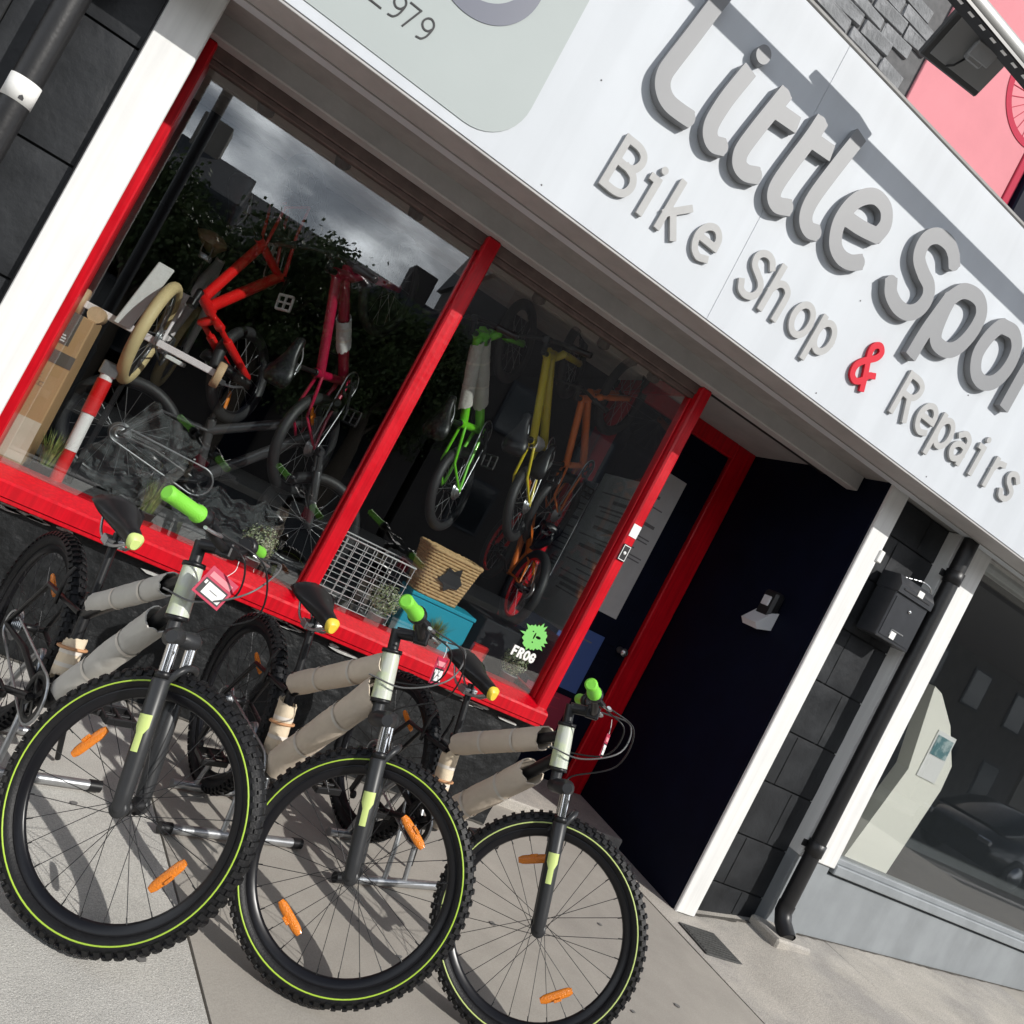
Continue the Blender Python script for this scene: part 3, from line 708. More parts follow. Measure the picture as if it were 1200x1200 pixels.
# ------------------------------------------------------------------ right pier with letter box and pipe
rw = empty('black_block_pier', 'black painted blockwork pier between the doorway and the next shop', 'wall', (3.56, .05, 0))
b = MB(); b.box(0, .5, .045, .40, -.03, 2.62); b.build('pier_core', MORTARBLK, rw)
zj = [-.03, .20, .50, .83, 1.14, 1.47, 1.80, 2.12, 2.40, 2.62]
for r_ in range(len(zj)-1):
    xs = [0, .17, .5] if r_ % 2 else [0, .33, .5]
    for i in range(len(xs)-1):
        x0, x1, z0, z1 = xs[i]+.003, xs[i+1]-.003, zj[r_]+.004, zj[r_+1]-.004
        nx, nz_ = 10, 12; vs_ = []; fs = []
        for a in range(nx+1):
            for c in range(nz_+1):
                u, v = a/nx, c/nz_; ed = min(u, 1-u, v, 1-v)
                d = .0025*mnoise.fractal(Vector((u*2+i*5, v*2+r_*3, 4)), 1, 2, 4)-(.002 if ed <= 1e-6 else 0)
                vs_.append((x0+(x1-x0)*u, .03-d, z0+(z1-z0)*v))
        for a in range(nx):
            for c in range(nz_): q = a*(nz_+1)+c; fs.append((q, q+nz_+1, q+nz_+2, q+1))
        MB().add(vs_, fs, True).build('block', BLACKWALL, rw)
pipe('downpipe', 'black downpipe with an open shoe in front of the white window frame', 4.078, -.065, .044, .22, 2.60, BLACKPL, (2.36, .62), shoe=True)
pb = MB(); pb.box(3.98, 4.26, -.20, .04, .0, .115, .012); tag(pb.build('pipe_plinth', CONCR), 'small rough concrete plinth under the pipe shoe', 'plinth')
lb = empty('letter_box', 'black metal letter box with padlock and chain on the black pier', 'letter box', (3.70, .03, 1.84))
lb.scale = (.95, .82, .92)
BOXB = mat('letter_box_black', (.03, .032, .037), .35, var=.25, vscale=12, coat=.3)
b = MB(); b.box(0, .30, -.15, .03, 0, .30, .006); b.build('box_body', BOXB, lb)
b = MB(); b.prism([[(-.165, .295), (-.165, .345), (-.12, .40), (.03, .40), (.03, .295)]], .31, lambda u, v, d: (-.005+d, u, v)); lid = b.build('box_lid', BOXB, lb)
b = MB(); b.box(.03, .27, -.170, -.1655, .322, .332, .001); b.build('mail_slot', INK, lid)
b = MB(); b.box(.145, .195, -.1695, -.1655, .322, .370, .001); b.build('white_label', PAPER, lid)
b = MB(); b.box(.015, .285, -.155, -.1502, .02, .27, .003); dd = b.build('box_door', BOXB, lb)
b = MB(); b.lathe([(0, 0), (.012, 0), (.012, .006), (.006, .008), (0, .008)], (.16, -.163, .225), 'y', 18, False); b.build('lock', CHROME, dd)
b = MB(); b.box(.10, .145, -.1575, -.1552, .025, .07, .001); b.build('white_label', PAPER, dd)
b = MB(); b.box(.09, .2, -.159, -.1553, .075, .082, .001); b.box(.09, .097, -.159, -.1553, .045, .082, .001); b.build('hasp', ALU, dd)
b = MB()
pts = smooth_path([(.06, -.1, .402), (.18, -.13, .43), (.27, -.12, .42), (.32, -.1, .36), (.335, -.09, .29)], 8)
for i in range(0, len(pts)-1, 2):
    q = pts[i]; dirv = (pts[min(i+1, len(pts)-1)]-q).normalized()
    b.tube([q-dirv*.011, q+dirv*.011], .0055, 6)
b.build('chain', ALU, lb)
bp_ = MB(); bp_.box(3.548, 3.585, -.012, .03, 2.205, 2.275, .004); tag(bp_.build('bell_push', PAPER), 'small white bell push plate beside the white door post', 'bell push')
# wall fitting in the doorway
dv = empty('wall_dispenser', 'small silver and black dispenser on the dark porch wall', 'dispenser', (3.408, .38, 1.60))
b = MB(); b.box(-.07, 0, -.06, .06, .05, .22, .015); b.build('dispenser_body', BLACKPL, dv)
b = MB(); b.prism([[(-.13, .0), (-.10, -.03), (0, .0), (0, .11), (-.05, .09)]], .13, lambda u, v, d: (u, -.065+d, v)); b.build('dispenser_tray', mat('pale_silver_paint', (.62, .63, .65), .4), dv)
b = MB(); b.box(-.082, -.0705, -.03, .03, .12, .18, .003); b.build('dispenser_window', mat('pale_silver_paint', (.62, .63, .65), .4), dv)

# ------------------------------------------------------------------ next shop at the right
ns = empty('next_shop', 'neighbouring shop front with white frame and grey stall riser', 'shop front', (4.0, 0, 0))
b = MB(); b.box(4.06-4, 4.374-4, -.005, .12, .535, 2.62, .005); b.build('window_frame', WHITE, ns)
b = MB(); b.box(4.06-4, 4.35-4, .01, .4, -.03, .535); b.build('frame_base', GREYPL, ns)
b = MB(); b.box(.06, 12.0, .02, .4, -.03, .49, .004); b.build('stall_riser', GREYPL, ns)
b = MB(); b.box(.374, 12.0, -.012, .14, .505, .565, .006); b.build('shop_sill', GREYPL, ns)
b = MB(); b.box(.374, 12.0, .012, .14, .565, .60, .004); b.build('pane_bead', GREYPL, ns)
b = MB(); b.box(.374, 12.0, .05, .056, .60, 2.60); b.build('shop_pane', DGLASS, ns)
b = MB(); b.box(.36, 12.0, .06, .14, 2.55, 2.64, .004); b.build('frame_head', WHITE, ns)
b = MB(); b.box(.1, 12.0, 2.6, 2.7, 0, 2.7); b.build('back_wall', mat('dim_grey_wall', (.10, .11, .115), .8, var=.1), ns)
b = MB(); b.box(.1, 12.0, .142, 2.6, .38, .42); b.build('shop_floor', mat('dim_carpet', (.06, .062, .065), .9, var=.2, vscale=30), ns)
b = MB(); b.box(.1, 12.0, .142, 2.6, 2.62, 2.68); b.build('shop_ceiling', mat('dim_ceiling', (.14, .14, .14), .9), ns)
b = MB(); b.box(.10, .14, .142, 2.6, .4, 2.62); b.build('party_wall', mat('dim_grey_wall', (.10, .11, .115), .8), ns)
CREAM = mat('cream_laminate', (.86, .85, .76), .5, var=.03, vscale=4)
st = empty('display_totem', 'cream bent display totem with a small picture in the next shop window', 'display stand', (5.1, .42, .43))
prof_ = [(-.22, 0), (.22, 0), (.30, .62), (.30, .80), (.16, 1.28), (-.06, 1.36), (-.12, .80)]
b = MB(); b.prism([[(-.24, 0), (.21, 0), (.35, .79), (.34, .97), (.14, 1.21), (-.08, 1.37), (-.17, 1.39), (-.04, .82)]], .10, lambda u, v, d: (u, d-.05, v)); b.build('totem_body', CREAM, st)
b = MB(); b.obox((.15, -.054, .98), (.10, 0, 0), (0, .003, 0), (0, 0, .17)); pf = b.build('picture_card', PAPER, st)
b = MB(); b.obox((.15, -.059, 1.05), (.085, 0, 0), (0, .0015, 0), (0, 0, .07)); b.build('picture', mat('teal_picture', (.10, .22, .24), .5, col2=(.4, .5, .5), c2scale=14), pf)
b = MB(); b.box(4.42-4, 4.62-4, .25, .40, .42, 1.5, .01); b.build('side_panel', CREAM, ns)

# ------------------------------------------------------------------ bicycles
MESHC = {}
def cached(key, fn):
    if key not in MESHC: MESHC[key] = fn()
    return MESHC[key]
def tyre_mesh(R, rt, knobs):
    def f():
        b = MB(); n = 14; Rc = R-rt-(.004 if knobs else 0)
        b.lathe([(Rc+rt*math.cos(2*math.pi*k/n), rt*math.sin(2*math.pi*k/n)) for k in range(n)], n=80 if knobs else 48)
        if knobs:
            N = 70
            for k in range(N):
                for (cs, sft, lw_, tl) in ((60, .0, .0078, .0072), (-60, .0, .0078, .0072), (20, .5, .0075, .006), (-20, .5, .0075, .006), (41, .5, .0045, .005), (-41, .5, .0045, .005)):
                    a = 2*math.pi*(k+sft)/N; c = R_(cs)
                    er = Vector((math.cos(a), 0, math.sin(a))); et = Vector((-math.sin(a), 0, math.cos(a))); ey = Vector((0, 1, 0))
                    nrm = er*math.cos(c)+ey*math.sin(c); sd_ = -er*math.sin(c)+ey*math.cos(c)
                    p = er*Rc+nrm*(rt+.002)
                    b.obox(p, et*tl, sd_*lw_, nrm*.0034)
        return b.mesh('tyre')
    return cached(('tyre', R, rt, knobs), f)
def wheel(parent, M, R, mats, knobs=True, detail=True, refl=(), cassette=False, rt=.026, nsp=28):
    Rr = R-.061 if R > .3 else R-.045
    def rimf():
        b = MB(); b.lathe([(Rr+.004, -.012), (Rr+.012, -.014), (Rr+.012, -.010), (Rr+.002, -.008), (Rr+.002, .008), (Rr+.012, .010), (Rr+.012, .014), (Rr+.004, .012), (Rr-.012, .008), (Rr-.017, 0), (Rr-.012, -.008)], n=72); return b.mesh('wheel')
    w_ = link('wheel', cached(('rim', R, mats['rim'].name), rimf), mats['rim'], parent, M)
    me = tyre_mesh(R, rt, knobs)
    if me.materials and me.materials[0] != mats['tyre']: me = me.copy(); me.materials.clear()
    link('tyre', me, mats['tyre'], w_)
    if mats.get('stripe'):
        def sf():
            b = MB()
            for s in (-1, 1):
                r0 = R-.034; y0 = s*(rt*.985)
                b.lathe([(r0-.0024, y0-s*.0006), (r0-.0011, y0+s*.0011), (r0+.0011, y0+s*.0011), (r0+.0024, y0-s*.0006)], n=96)
            return b.mesh('tyre_stripe')
        link('tyre_stripe', cached(('stripe', R, mats['stripe'].name), sf), mats['stripe'], w_)
    def hubf():
        b = MB(); b.lathe([(.0, -.055), (.009, -.055), (.009, -.036), (.022, -.033), (.022, -.029), (.013, -.024), (.012, .024), (.022, .029), (.022, .033), (.009, .036), (.009, .055), (0, .055)], n=24, closed=False); return b.mesh('hub')
    link('hub', cached('hub', hubf), mats.get('hub', MATTBLK), w_)
    def spf(lead):
        b = MB(); a = R_(58)*lead; rh = .021
        b.tube([(rh*math.cos(a), .031, rh*math.sin(a)), (Rr-.014, .003, 0)], .00105, 5, caps=False)
        b.tube([(Rr-.030, .004, 0), (Rr-.014, .003, 0)], .0019, 6); return b.mesh('spoke')
    if detail:
        for k in range(nsp):
            me = cached(('spoke', R, k % 4 < 2), lambda: spf(1 if k % 4 < 2 else -1))
            o = link('spoke', me, SPOKE, w_); o.rotation_euler = (0, 2*math.pi*k/nsp, 0); o.scale = (1, 1 if k % 2 else -1, 1)
    else:
        def sall():
            b = MB()
            for k in range(20):
                a = 2*math.pi*k/20; a2 = a+(.9 if k % 4 < 2 else -.9); s = 1 if k % 2 else -1
                b.tube([(.02*math.cos(a2), s*.03, .02*math.sin(a2)), ((Rr-.01)*math.cos(a), s*.003, (Rr-.01)*math.sin(a))], .0012, 4, caps=False)
            return b.mesh('spokes')
        link('spokes', cached(('spokes', R), sall), STEEL, w_)['kind'] = 'stuff'
    for (ang, tilt) in refl:
        def rf():
            b = MB(); L_ = .051; secs = []
            for i in range(9):
                t = -1+2*i/8; hw = .0135*math.sqrt(max(.38, 1-abs(t)**7)); hh = .0062*(1-.25*t*t)
                secs.append([(t*L_, hh*math.sin(2*math.pi*k/10), hw*math.cos(2*math.pi*k/10)) for k in range(10)])
            b.loft(secs); b.box(-.012, .012, -.009, -.004, -.016, -.008, .001); return b.mesh('reflector')
        me = cached('reflector', rf); o = link('reflector', me, ORANGE, w_)
        rr = Rr*.70; a = ang
        o.matrix_basis = T(rr*math.cos(a), -.012, rr*math.sin(a)) @ Matrix.Rotation(-tilt, 4, 'Y')
    if cassette:
        def cf():
            b = MB()
            for i, r in enumerate((.052, .046, .040, .034, .029, .025)):
                prof = []
                b.lathe([(.012, -.032-i*.004), (r, -.032-i*.004), (r, -.034-i*.004), (.012, -.034-i*.004)], n=28)
            return b.mesh('cassette')
        link('cassette', cached('cassette', cf), ALU, w_)
    return w_

def saddle_mesh():
    b = MB(); secs = []
    for (x, hw, zt, th) in ((-.135, .030, .004, .020), (-.128, .058, .012, .034), (-.10, .072, .018, .042), (-.06, .070, .016, .042), (-.02, .054, .010, .038), (.03, .034, .006, .034), (.08, .025, .004, .032), (.115, .021, .002, .030), (.128, .012, -.004, .018)):
        n = 16; q = []
        for k in range(n):
            a = 2*math.pi*k/n; c, s = math.cos(a), math.sin(a)
            px = hw*(abs(c)**.75)*(1 if c > 0 else -1); pz = (zt if s > 0 else zt)+ (th*.32*s if s > 0 else th*.68*s) - .010*(px/.07)**2*(1 if s > 0 else 0)
            q.append((x, px, pz))
        secs.append(q)
    b.loft(secs); return b

def bike(name, label, group, M, k=1.0, steer=0.0, R=.34, mats=None, opt=()):
    """x forward, y left, z up; rear axle above the origin. M puts it into the world."""
    root = empty(name, label, 'bicycle', group=group, mtx=M)
    F = mats
    det = 'detail' in opt; ft = 1.0 if det else 1.45
    A = Vector((0, 0, R)); BB = Vector((.43*k, 0, R-.045*k)); FA = Vector((1.06*k, 0, R))
    ax = Vector((-.342, 0, .94))
    F0 = FA-Vector((.0376, 0, .0137))*k
    def on(t): return F0+ax*t*k
    crown, hb, ht = on(.455), on(.480), on(.605)
    S = BB+Vector((-.072, 0, .285))*k
    sad = BB+Vector((-.133, 0, .545 if 'sadlow' in opt else .58))*k
    b = MB()
    b.tube([BB, hb+ax*.03*k], .021*k*ft, 14); b.tube([S+Vector((0, 0, -.03*k)), ht-ax*.025*k], .0185*k*ft, 14); b.tube([BB, S+(S-BB).normalized()*.03*k], .017*k*ft, 14)
    for s in (-1, 1):
        b.tube([BB+Vector((-.01, s*.03, 0))*k, A+Vector((.18, s*.045, 0))*k, A+Vector((0, s*.062, 0))*k], [.012*k, .010*k, .008*k], 10)
        b.tube([S+Vector((.0, s*.016, -.03))*k, A+Vector((.12*k, s*.045*k, .20*k)), A+Vector((0, s*.062*k, 0))], [.010*k, .009*k, .008*k], 10)
    b.tube([BB-Vector((0, .036*k, 0)), BB+Vector((0, .036*k, 0))], .024*k, 14)
    fr = b.build('frame', F['frame'], root)
    b = MB(); b.tube([hb-ax*.004*k, ht+ax*.004*k], [.030*k, .027*k], 18); b.build('head_tube', F.get('head', F['frame']), fr)
    if det:
        b = MB(); b.lathe([(.0, 0), (.031, 0), (.031, .012), (0, .012)], (0, 0, 0), 'z', 18, False)
        qm = ax.to_track_quat('Z', 'X').to_matrix().to_4x4()
        link('headset_cup', b.mesh('headset_cup'), MATTBLK, fr, Matrix.Translation(ht+ax*.004) @ qm)
        link('headset_cup', fr.children[-1].data, MATTBLK, fr, Matrix.Translation(hb-ax*.016) @ qm)
    # packing sleeves
    def sleeve(p, q, t0, t1, r, M_, sc_=1.0, seed=0, cut=False, nm='packing_sleeve'):
        p = Vector(p); q = Vector(q); b = MB(); n = 26; rn = random.Random(seed); secs = []; steps = 30
        d = (q-p).normalized(); u = Vector((0, 1, 0)); v = d.cross(u).normalized()
        for i in range(steps+1):
            t = t0+(t1-t0)*i/steps; c = p.lerp(q, t); ring_ = []
            for j in range(n):
                a = 2*math.pi*j/n; rr = r*(1+.07*mnoise.noise(Vector((math.cos(a)*1.5+seed, math.sin(a)*1.5, t*7)))+.035*mnoise.noise(Vector((math.cos(a)*4+seed, math.sin(a)*4, t*26)))+.02*math.sin(3*a+seed)-.05*math.exp(-((i/steps-.33)/.05)**2)-.05*math.exp(-((i/steps-.7)/.05)**2))
                sh = (.014*math.sin(a+seed)+.006*rn.uniform(-1, 1)) if i in (0, steps) else 0
                ring_.append(c+d*sh+(u*math.cos(a)*.92+v*math.sin(a)*1.06)*rr)
            secs.append(ring_)
        b.loft(secs, True, False)
        inner = [[c_+(c0-c_)*.10 for c0, c_ in ((p.lerp(q, t0+(t1-t0)*i/steps), w_) for w_ in secs[i])] for i in range(steps+1)]
        b.loft(inner[::-1], True, False)
        nn = len(secs[0])
        for S_, I_ in ((secs[0], inner[0]), (secs[-1], inner[-1])):
            b.add(S_+I_, [(j, (j+1) % nn, nn+(j+1) % nn, nn+j) for j in range(nn)])
        o = b.build(nm, M_, fr)
        for tt in (.33, .7):
            b = MB(); t = t0+(t1-t0)*tt; c = p.lerp(q, t)
            ring_ = [c+(u*math.cos(2*math.pi*j/n)*.94+v*math.sin(2*math.pi*j/n)*1.08)*r*1.0 for j in range(n)]
            b.loft([[x+d*o_ for x in ring_] for o_ in (-.006, .006)], True, False)
            b.build('tape_band', TAPE, fr)
        return o
    if 'wraps' in F:
        for (which, t0, t1, r, M_, sd_) in F['wraps']:
            p, q = {'top': (S, ht-ax*.03), 'down': (BB, hb+ax*.03), 'seat': (BB, S)}[which]
            sleeve(p, q, t0, t1, r, M_, seed=sd_)
    if det:
        c = BB.lerp(S, .55); dv_ = (S-BB).normalized(); u_ = Vector((0, 1, 0)); v_ = dv_.cross(u_)
        b = MB(); b.tube([c+(u_*math.cos(2*math.pi*j/18)+v_*math.sin(2*math.pi*j/18))*.040 for j in range(18)], .005, 6, closed=True); b.build('tan_strap', TAN, fr)
    # steered parts
    St = Matrix.Translation(F0) @ Matrix.Rotation(steer, 4, ax) @ Matrix.Translation(-F0)
    FM = F.get('fork', DARKGREY)
    b = MB()
    cw = .052*k
    b.tube([crown-ax*.035*k+Vector((.0376*k*min(1, abs(s_)), s_*cw, .0137*k*min(1, abs(s_)))) for s_ in (-1.42, -1, -.5, 0, .5, 1, 1.42)], [.016*k, .026*k, .024*k, .024*k, .024*k, .026*k, .016*k], 14)
    b.tube([crown-ax*.03*k, hb], .018*k, 12)
    off_ = Vector((.0376, 0, .0137))*k
    fk = b.build('fork', FM, root, St)
    for s in (-1, 1):
        y = Vector((0, s*cw, 0))+off_
        b = MB(); b.tube([on(.430)+y, on(.26)+y], .0150*k, 14); b.build('stanchion', CHROME if det else FM, fk)
        b = MB(); b.tube([on(.315)+y, on(.31)+y, on(.14)+y, on(.04)+y, on(.0)+y, on(-.015)+y], [.020*k, .0235*k, .0225*k, .021*k, .020*k, .012*k], 16)
        b.obox(FA+y-off_, (.014*k, 0, 0), (0, .006*k, 0), (0, 0, .018*k), .003); b.lathe([(0, -.011*k), (.021*k, -.011*k), (.023*k, -.006*k), (.023*k, .006*k), (.021*k, .011*k), (0, .011*k)], FA+Vector((0, s*cw, 0)), 'y', 20, False); b.lathe([(0, -.004*k), (.009*k, -.004*k), (.009*k, .004*k), (0, .004*k)], FA+Vector((0, s*(cw+.014*k), 0)), 'y', 8, False); b.build('fork_leg', FM, fk)
        if det:
            b = MB(); b.lathe([(.019, 0), (.021, 0), (.021, .016), (.017, .018)], (0, 0, 0), 'z', 14)
            link('dust_wiper', b.mesh('dust_wiper'), MATTBLK, fk, Matrix.Translation(on(.315)+y) @ qm)
            b = MB(); p0 = on(.175)+y; n_ = 9; vs_ = []
            for i, t in enumerate((.135, .175, .178, .195, .198, .225)):
                c = on(t)+y
                for j in range(n_):
                    a = R_(-75+150*j/(n_-1))-math.pi/2*1
                    rr = .0242
                    ex = ax.cross(Vector((0, 1, 0))).normalized()
                    wq = 1.0 if i > 2 else .5
                    a = -math.pi/2*(s*-1)*-1 + R_((-44+88*j/(n_-1))*wq)
                    vs_.append(c+(ex*math.sin(a+math.pi/2)*0+ex*math.sin(R_((-44+88*j/(n_-1))*wq))+Vector((0, s*math.cos(R_((-44+88*j/(n_-1))*wq)), 0)))*rr)
            b.add(vs_, [(i*n_+j, i*n_+j+1, (i+1)*n_+j+1, (i+1)*n_+j) for i in range(5) for j in range(n_-1)], True)
            b.build('lime_decal', LIMEY, fk)
    if det:
        b = MB(); b.tube(smooth_path([on(.31)+Vector((.045, -cw, 0)), on(.375)+Vector((.085, -.035, 0)), on(.375)+Vector((.085, .035, 0)), on(.31)+Vector((.045, cw, 0))], 5), .010, 8)
        b.build('fork_arch', FM, fk)
        for s in (-1, 1):
            b = MB(); b.tube([on(.30)+Vector((.045, s*.045, 0)), on(.40)+Vector((.05, s*.058, 0)), on(.435)+Vector((.045, s*.05, 0))], [.008, .007, .005], 8)
            b.obox(on(.315)+Vector((.03, s*.03, 0)), (.012, 0, .03), (0, .006, 0), (.006, 0, -.002), .002); b.build('brake_arm', MATTBLK, fk)
        b = MB(); b.tube([on(.435)+Vector((.045, -.05, 0)), on(.44)+Vector((.05, .055, 0))], .0018, 6); b.build('brake_wire', STEEL, fk)
    # bars
    b = MB(); top = on(.672 if 'nobar' not in opt else .62); b.tube([ht, top+ax*.01*k], .017*k, 14); fwdv = Vector((.94, 0, .342))
    bc = top+fwdv*.075*k; b.tube([top, bc], [.018*k, .017*k], 12)
    b.obox(bc, (.022*k, 0, .006*k), (0, .022*k, 0), (-.005*k, 0, .02*k), .004); stem = b.build('stem', MATTBLK, root, St)
    W = .30*k
    pts = smooth_path([bc+Vector((-.055*k, s*W, .042*k)) if abs(s) == 1 else (bc+Vector((-.028*k, s*W, .036*k)) if abs(s) > .5 else bc+Vector((0, s*W, .0 if abs(s) < .2 else .006*k))) for s in (-1, -.56, -.22, 0, .22, .56, 1)], 5)
    if 'nobar' not in opt:
        b = MB(); b.tube(pts, .0125*k, 12); hbar = b.build('handlebar', F.get('bar', MATTBLK), root, St)
    for s in ((-1, 1) if 'nobar' not in opt else ()):
        e0 = bc+Vector((-.056*k, s*(W+.004), .042*k)); dd_ = Vector((.024*k, -s*.13*k, -.003*k)); e1 = e0+dd_
        b = MB(); b.tube([e0-dd_*.04, e0, e0+dd_*.1, e1-dd_*.12, e1-dd_*.08, e1], [.015*k, .0205*k, .0195*k, .0195*k, .0235*k, .0235*k], 16); b.build('grip', F.get('grip', MATTBLK), hbar)
        if det:
            dn = dd_.normalized()
            b = MB(); c = e1; b.tube([c, c+dn*.012, c+dn*.03, c+dn*.034], [.021, .028, .027, .019], 16); b.build('shifter', MATTBLK, hbar)
            c = e1+dn*.055
            b = MB(); b.tube([c-dn*.012, c+dn*.012], .018, 12); b.tube([c, c+Vector((.04, 0, -.012))], [.012, .009], 8)
            b.build('lever_clamp', MATTBLK, hbar)
            b = MB(); b.tube(smooth_path([c+Vector((.035, 0, -.012)), c+Vector((.055, s*.02, -.014)), c+Vector((.058, s*.06, -.016)), c+Vector((.05, s*.10, -.016))], 4), [.0075]*13, 8, flat=.6)
            b.build('brake_lever', ALU, hbar)
    # wheels
    wm = F['wheel']
    wheel(root, T(0, 0, R), R, {k_: v_ for k_, v_ in wm.items() if k_ != 'stripe'}, 'knobs' in opt, det, F.get('refl_r', ()), True)
    wheel(root, St @ T(*FA), R, wm, 'knobs' in opt, det, F.get('refl_f', ()))
    # saddle
    b = MB(); b.tube([S+(S-BB).normalized()*.01, sad+Vector((0, 0, -.035*k))], .0135*k, 12); b.build('seat_post', F.get('post', MATTBLK), root)
    b = MB(); b.lathe([(.016*k, -.012), (.022*k, -.01), (.022*k, .012), (.016*k, .012)], (0, 0, 0), 'z', 14)
    link('seat_clamp', b.mesh('seat_clamp'), MATTBLK, root, Matrix.Translation(S+(S-BB).normalized()*.025*k) @ (S-BB).normalized().to_track_quat('Z', 'X').to_matrix().to_4x4())
    sb_ = saddle_mesh(); sm_ = Matrix.Translation(sad) @ Matrix.Diagonal((1.1*k, 1.12*k, 1.7*k, 1)) @ Matrix.Rotation(R_(3), 4, 'Y')
    so = sb_.build('saddle', F.get('saddle', MATTBLK), root, sm_)
    b = MB()
    for s in (-1, 1): b.tube(smooth_path([(-.10, s*.022, -.012), (-.05, s*.022, -.038), (.04, s*.02, -.038), (.10, s*.008, -.016)], 4), .0035, 6)
    b.obox((-.0, 0, -.038), (.02, 0, 0), (0, .028, 0), (0, 0, .008), .002); b.build('saddle_rails', STEEL, so)
    if 'patch' in F:
        b = MB(); secs = []
        for (x, hw, zt, th) in ((.114, .0222, .0022, .0312), (.121, .0212, .0012, .0305), (.1292, .0121, -.0039, .0184)):
            qv = []
            for kk in range(16):
                a = 2*math.pi*kk/16; c, s = math.cos(a), math.sin(a); px = hw*(abs(c)**.75)*(1 if c > 0 else -1)
                qv.append((x, px, zt+(th*.32*s if s > 0 else th*.68*s)))
            secs.append(qv)
        b.loft(secs); b.build('nose_patch', F['patch'], so)
    # drivetrain on the right (y < 0)
    b = MB(); b.lathe([(.055*k, -.048*k), (.078*k, -.048*k), (.080*k, -.050*k), (.078*k, -.052*k), (.055*k, -.052*k)], (BB.x, 0, BB.z), 'y', 40)
    ca = F.get('crank_a', R_(200)); cd_ = Vector((math.cos(ca), 0, math.sin(ca)))
    for j in range(4):
        a = ca+math.pi/2*j+.4; b.obox(BB+Vector((math.cos(a)*.035*k, -.050*k, math.sin(a)*.035*k)), Vector((math.cos(a), 0, math.sin(a)))*.035*k, (0, .002*k, 0), Vector((-math.sin(a), 0, math.cos(a)))*.007*k)
    b.tube([BB+Vector((0, -.062*k, 0)), BB+cd_*.17*k+Vector((0, -.075*k, 0))], [.013*k, .010*k], 8)
    b.tube([BB+Vector((0, .062*k, 0)), BB-cd_*.17*k+Vector((0, .075*k, 0))], [.013*k, .010*k], 8)
    b.tube([BB+Vector((0, -.07*k, 0)), BB+Vector((0, .07*k, 0))], .009*k, 10); ck = b.build('crankset', F.get('crank', MATTBLK), root)
    for s in (-1, 1):
        c = BB+cd_*.17*k*(-s)+Vector((0, s*.125*k, 0)); b = MB()
        for dx in (-.042, .042): b.obox(c+Vector((dx*k, 0, 0)), (.006*k, 0, 0), (0, .046*k, 0), (0, 0, .011*k), .003*k)
        for dy in (-.044, 0, .044): b.obox(c+Vector((0, dy*k, 0)), (.042*k, 0, 0), (0, .005*k, 0), (0, 0, .009*k), .002*k)
        b.tube([c-Vector((0, s*.05*k, 0)), c+Vector((0, s*.04*k, 0))], .006*k, 8); b.build('pedal', F.get('pedal', MATTBLK), ck)
    b = MB(); rc, rk = .079*k, .045*k
    ch = [(BB.x+rc*math.cos(a), -.05*k, BB.z+rc*math.sin(a)) for a in [R_(95-190*j/14) for j in range(15)]] + [(A.x+rk*math.cos(a), -.05*k, A.z+rk*math.sin(a)) for a in [R_(-95-170*j/12) for j in range(13)]]
    b.tube(ch, .0042*k, 5, closed=True, flat=1.3); b.build('chain', STEEL, root)
    if det:
        b = MB(); b.obox((.01, -.085, R-.05), (.018, 0, -.01), (0, .012, 0), (.006, 0, .03), .004); b.obox((.03, -.075, R-.12), (.012, 0, -.005), (0, .006, 0), (.012, 0, .05), .003)
        b.lathe([(0, -.08), (.016, -.08), (.016, -.07), (0, -.07)], (.045, 0, R-.17), 'y', 16, False); b.lathe([(0, -.08), (.016, -.08), (.016, -.07), (0, -.07)], (.02, 0, R-.075), 'y', 16, False)
        b.build('derailleur', MATTBLK, root)
        b = MB(); b.tube([(.30, .045, R-.03), (.25, .16, R-.20), (.235, .20,   .012)], [.010, .010, .009], 10); b.build('kickstand', MATTBLK, root)
        for s in (-1, 1):
            b = MB(); b.tube([A+Vector((.23, s*.045, .18)), A+Vector((.235, s*.055, .27)), A+Vector((.24, s*.045, .31))], [.007, .007, .005], 8); b.build('brake_arm', MATTBLK, root)
        # cables from bars to frame and brakes
        for i_, (p0, mid, p1) in enumerate((
            (bc+Vector((.03, .14, .03)), [(bc+Vector((.13, .06, .04))), (bc+Vector((.14, -.04, -.06))), (ht+Vector((.09, -.05, -.06)))], ht+Vector((-.02, -.03, -.08))),
            (bc+Vector((.03, -.14, .03)), [(bc+Vector((.14, -.06, .02))), (bc+Vector((.16, .05, -.10))), (ht+Vector((.10, .06, -.12)))], on(.44)+Vector((.05, .05, 0))),
            (bc+Vector((.03, -.12, .02)), [(bc+Vector((.11, -.10, .0))), (bc+Vector((.10, -.02, -.10)))], ht+Vector((-.02, .03, -.09))))):
            b = MB(); b.tube(smooth_path([p0]+mid+[p1], 7), .0027, 7); b.build('cable', MATTBLK if i_ else mat('grey_cable', (.12, .12, .12), .4), root, St)
    return root

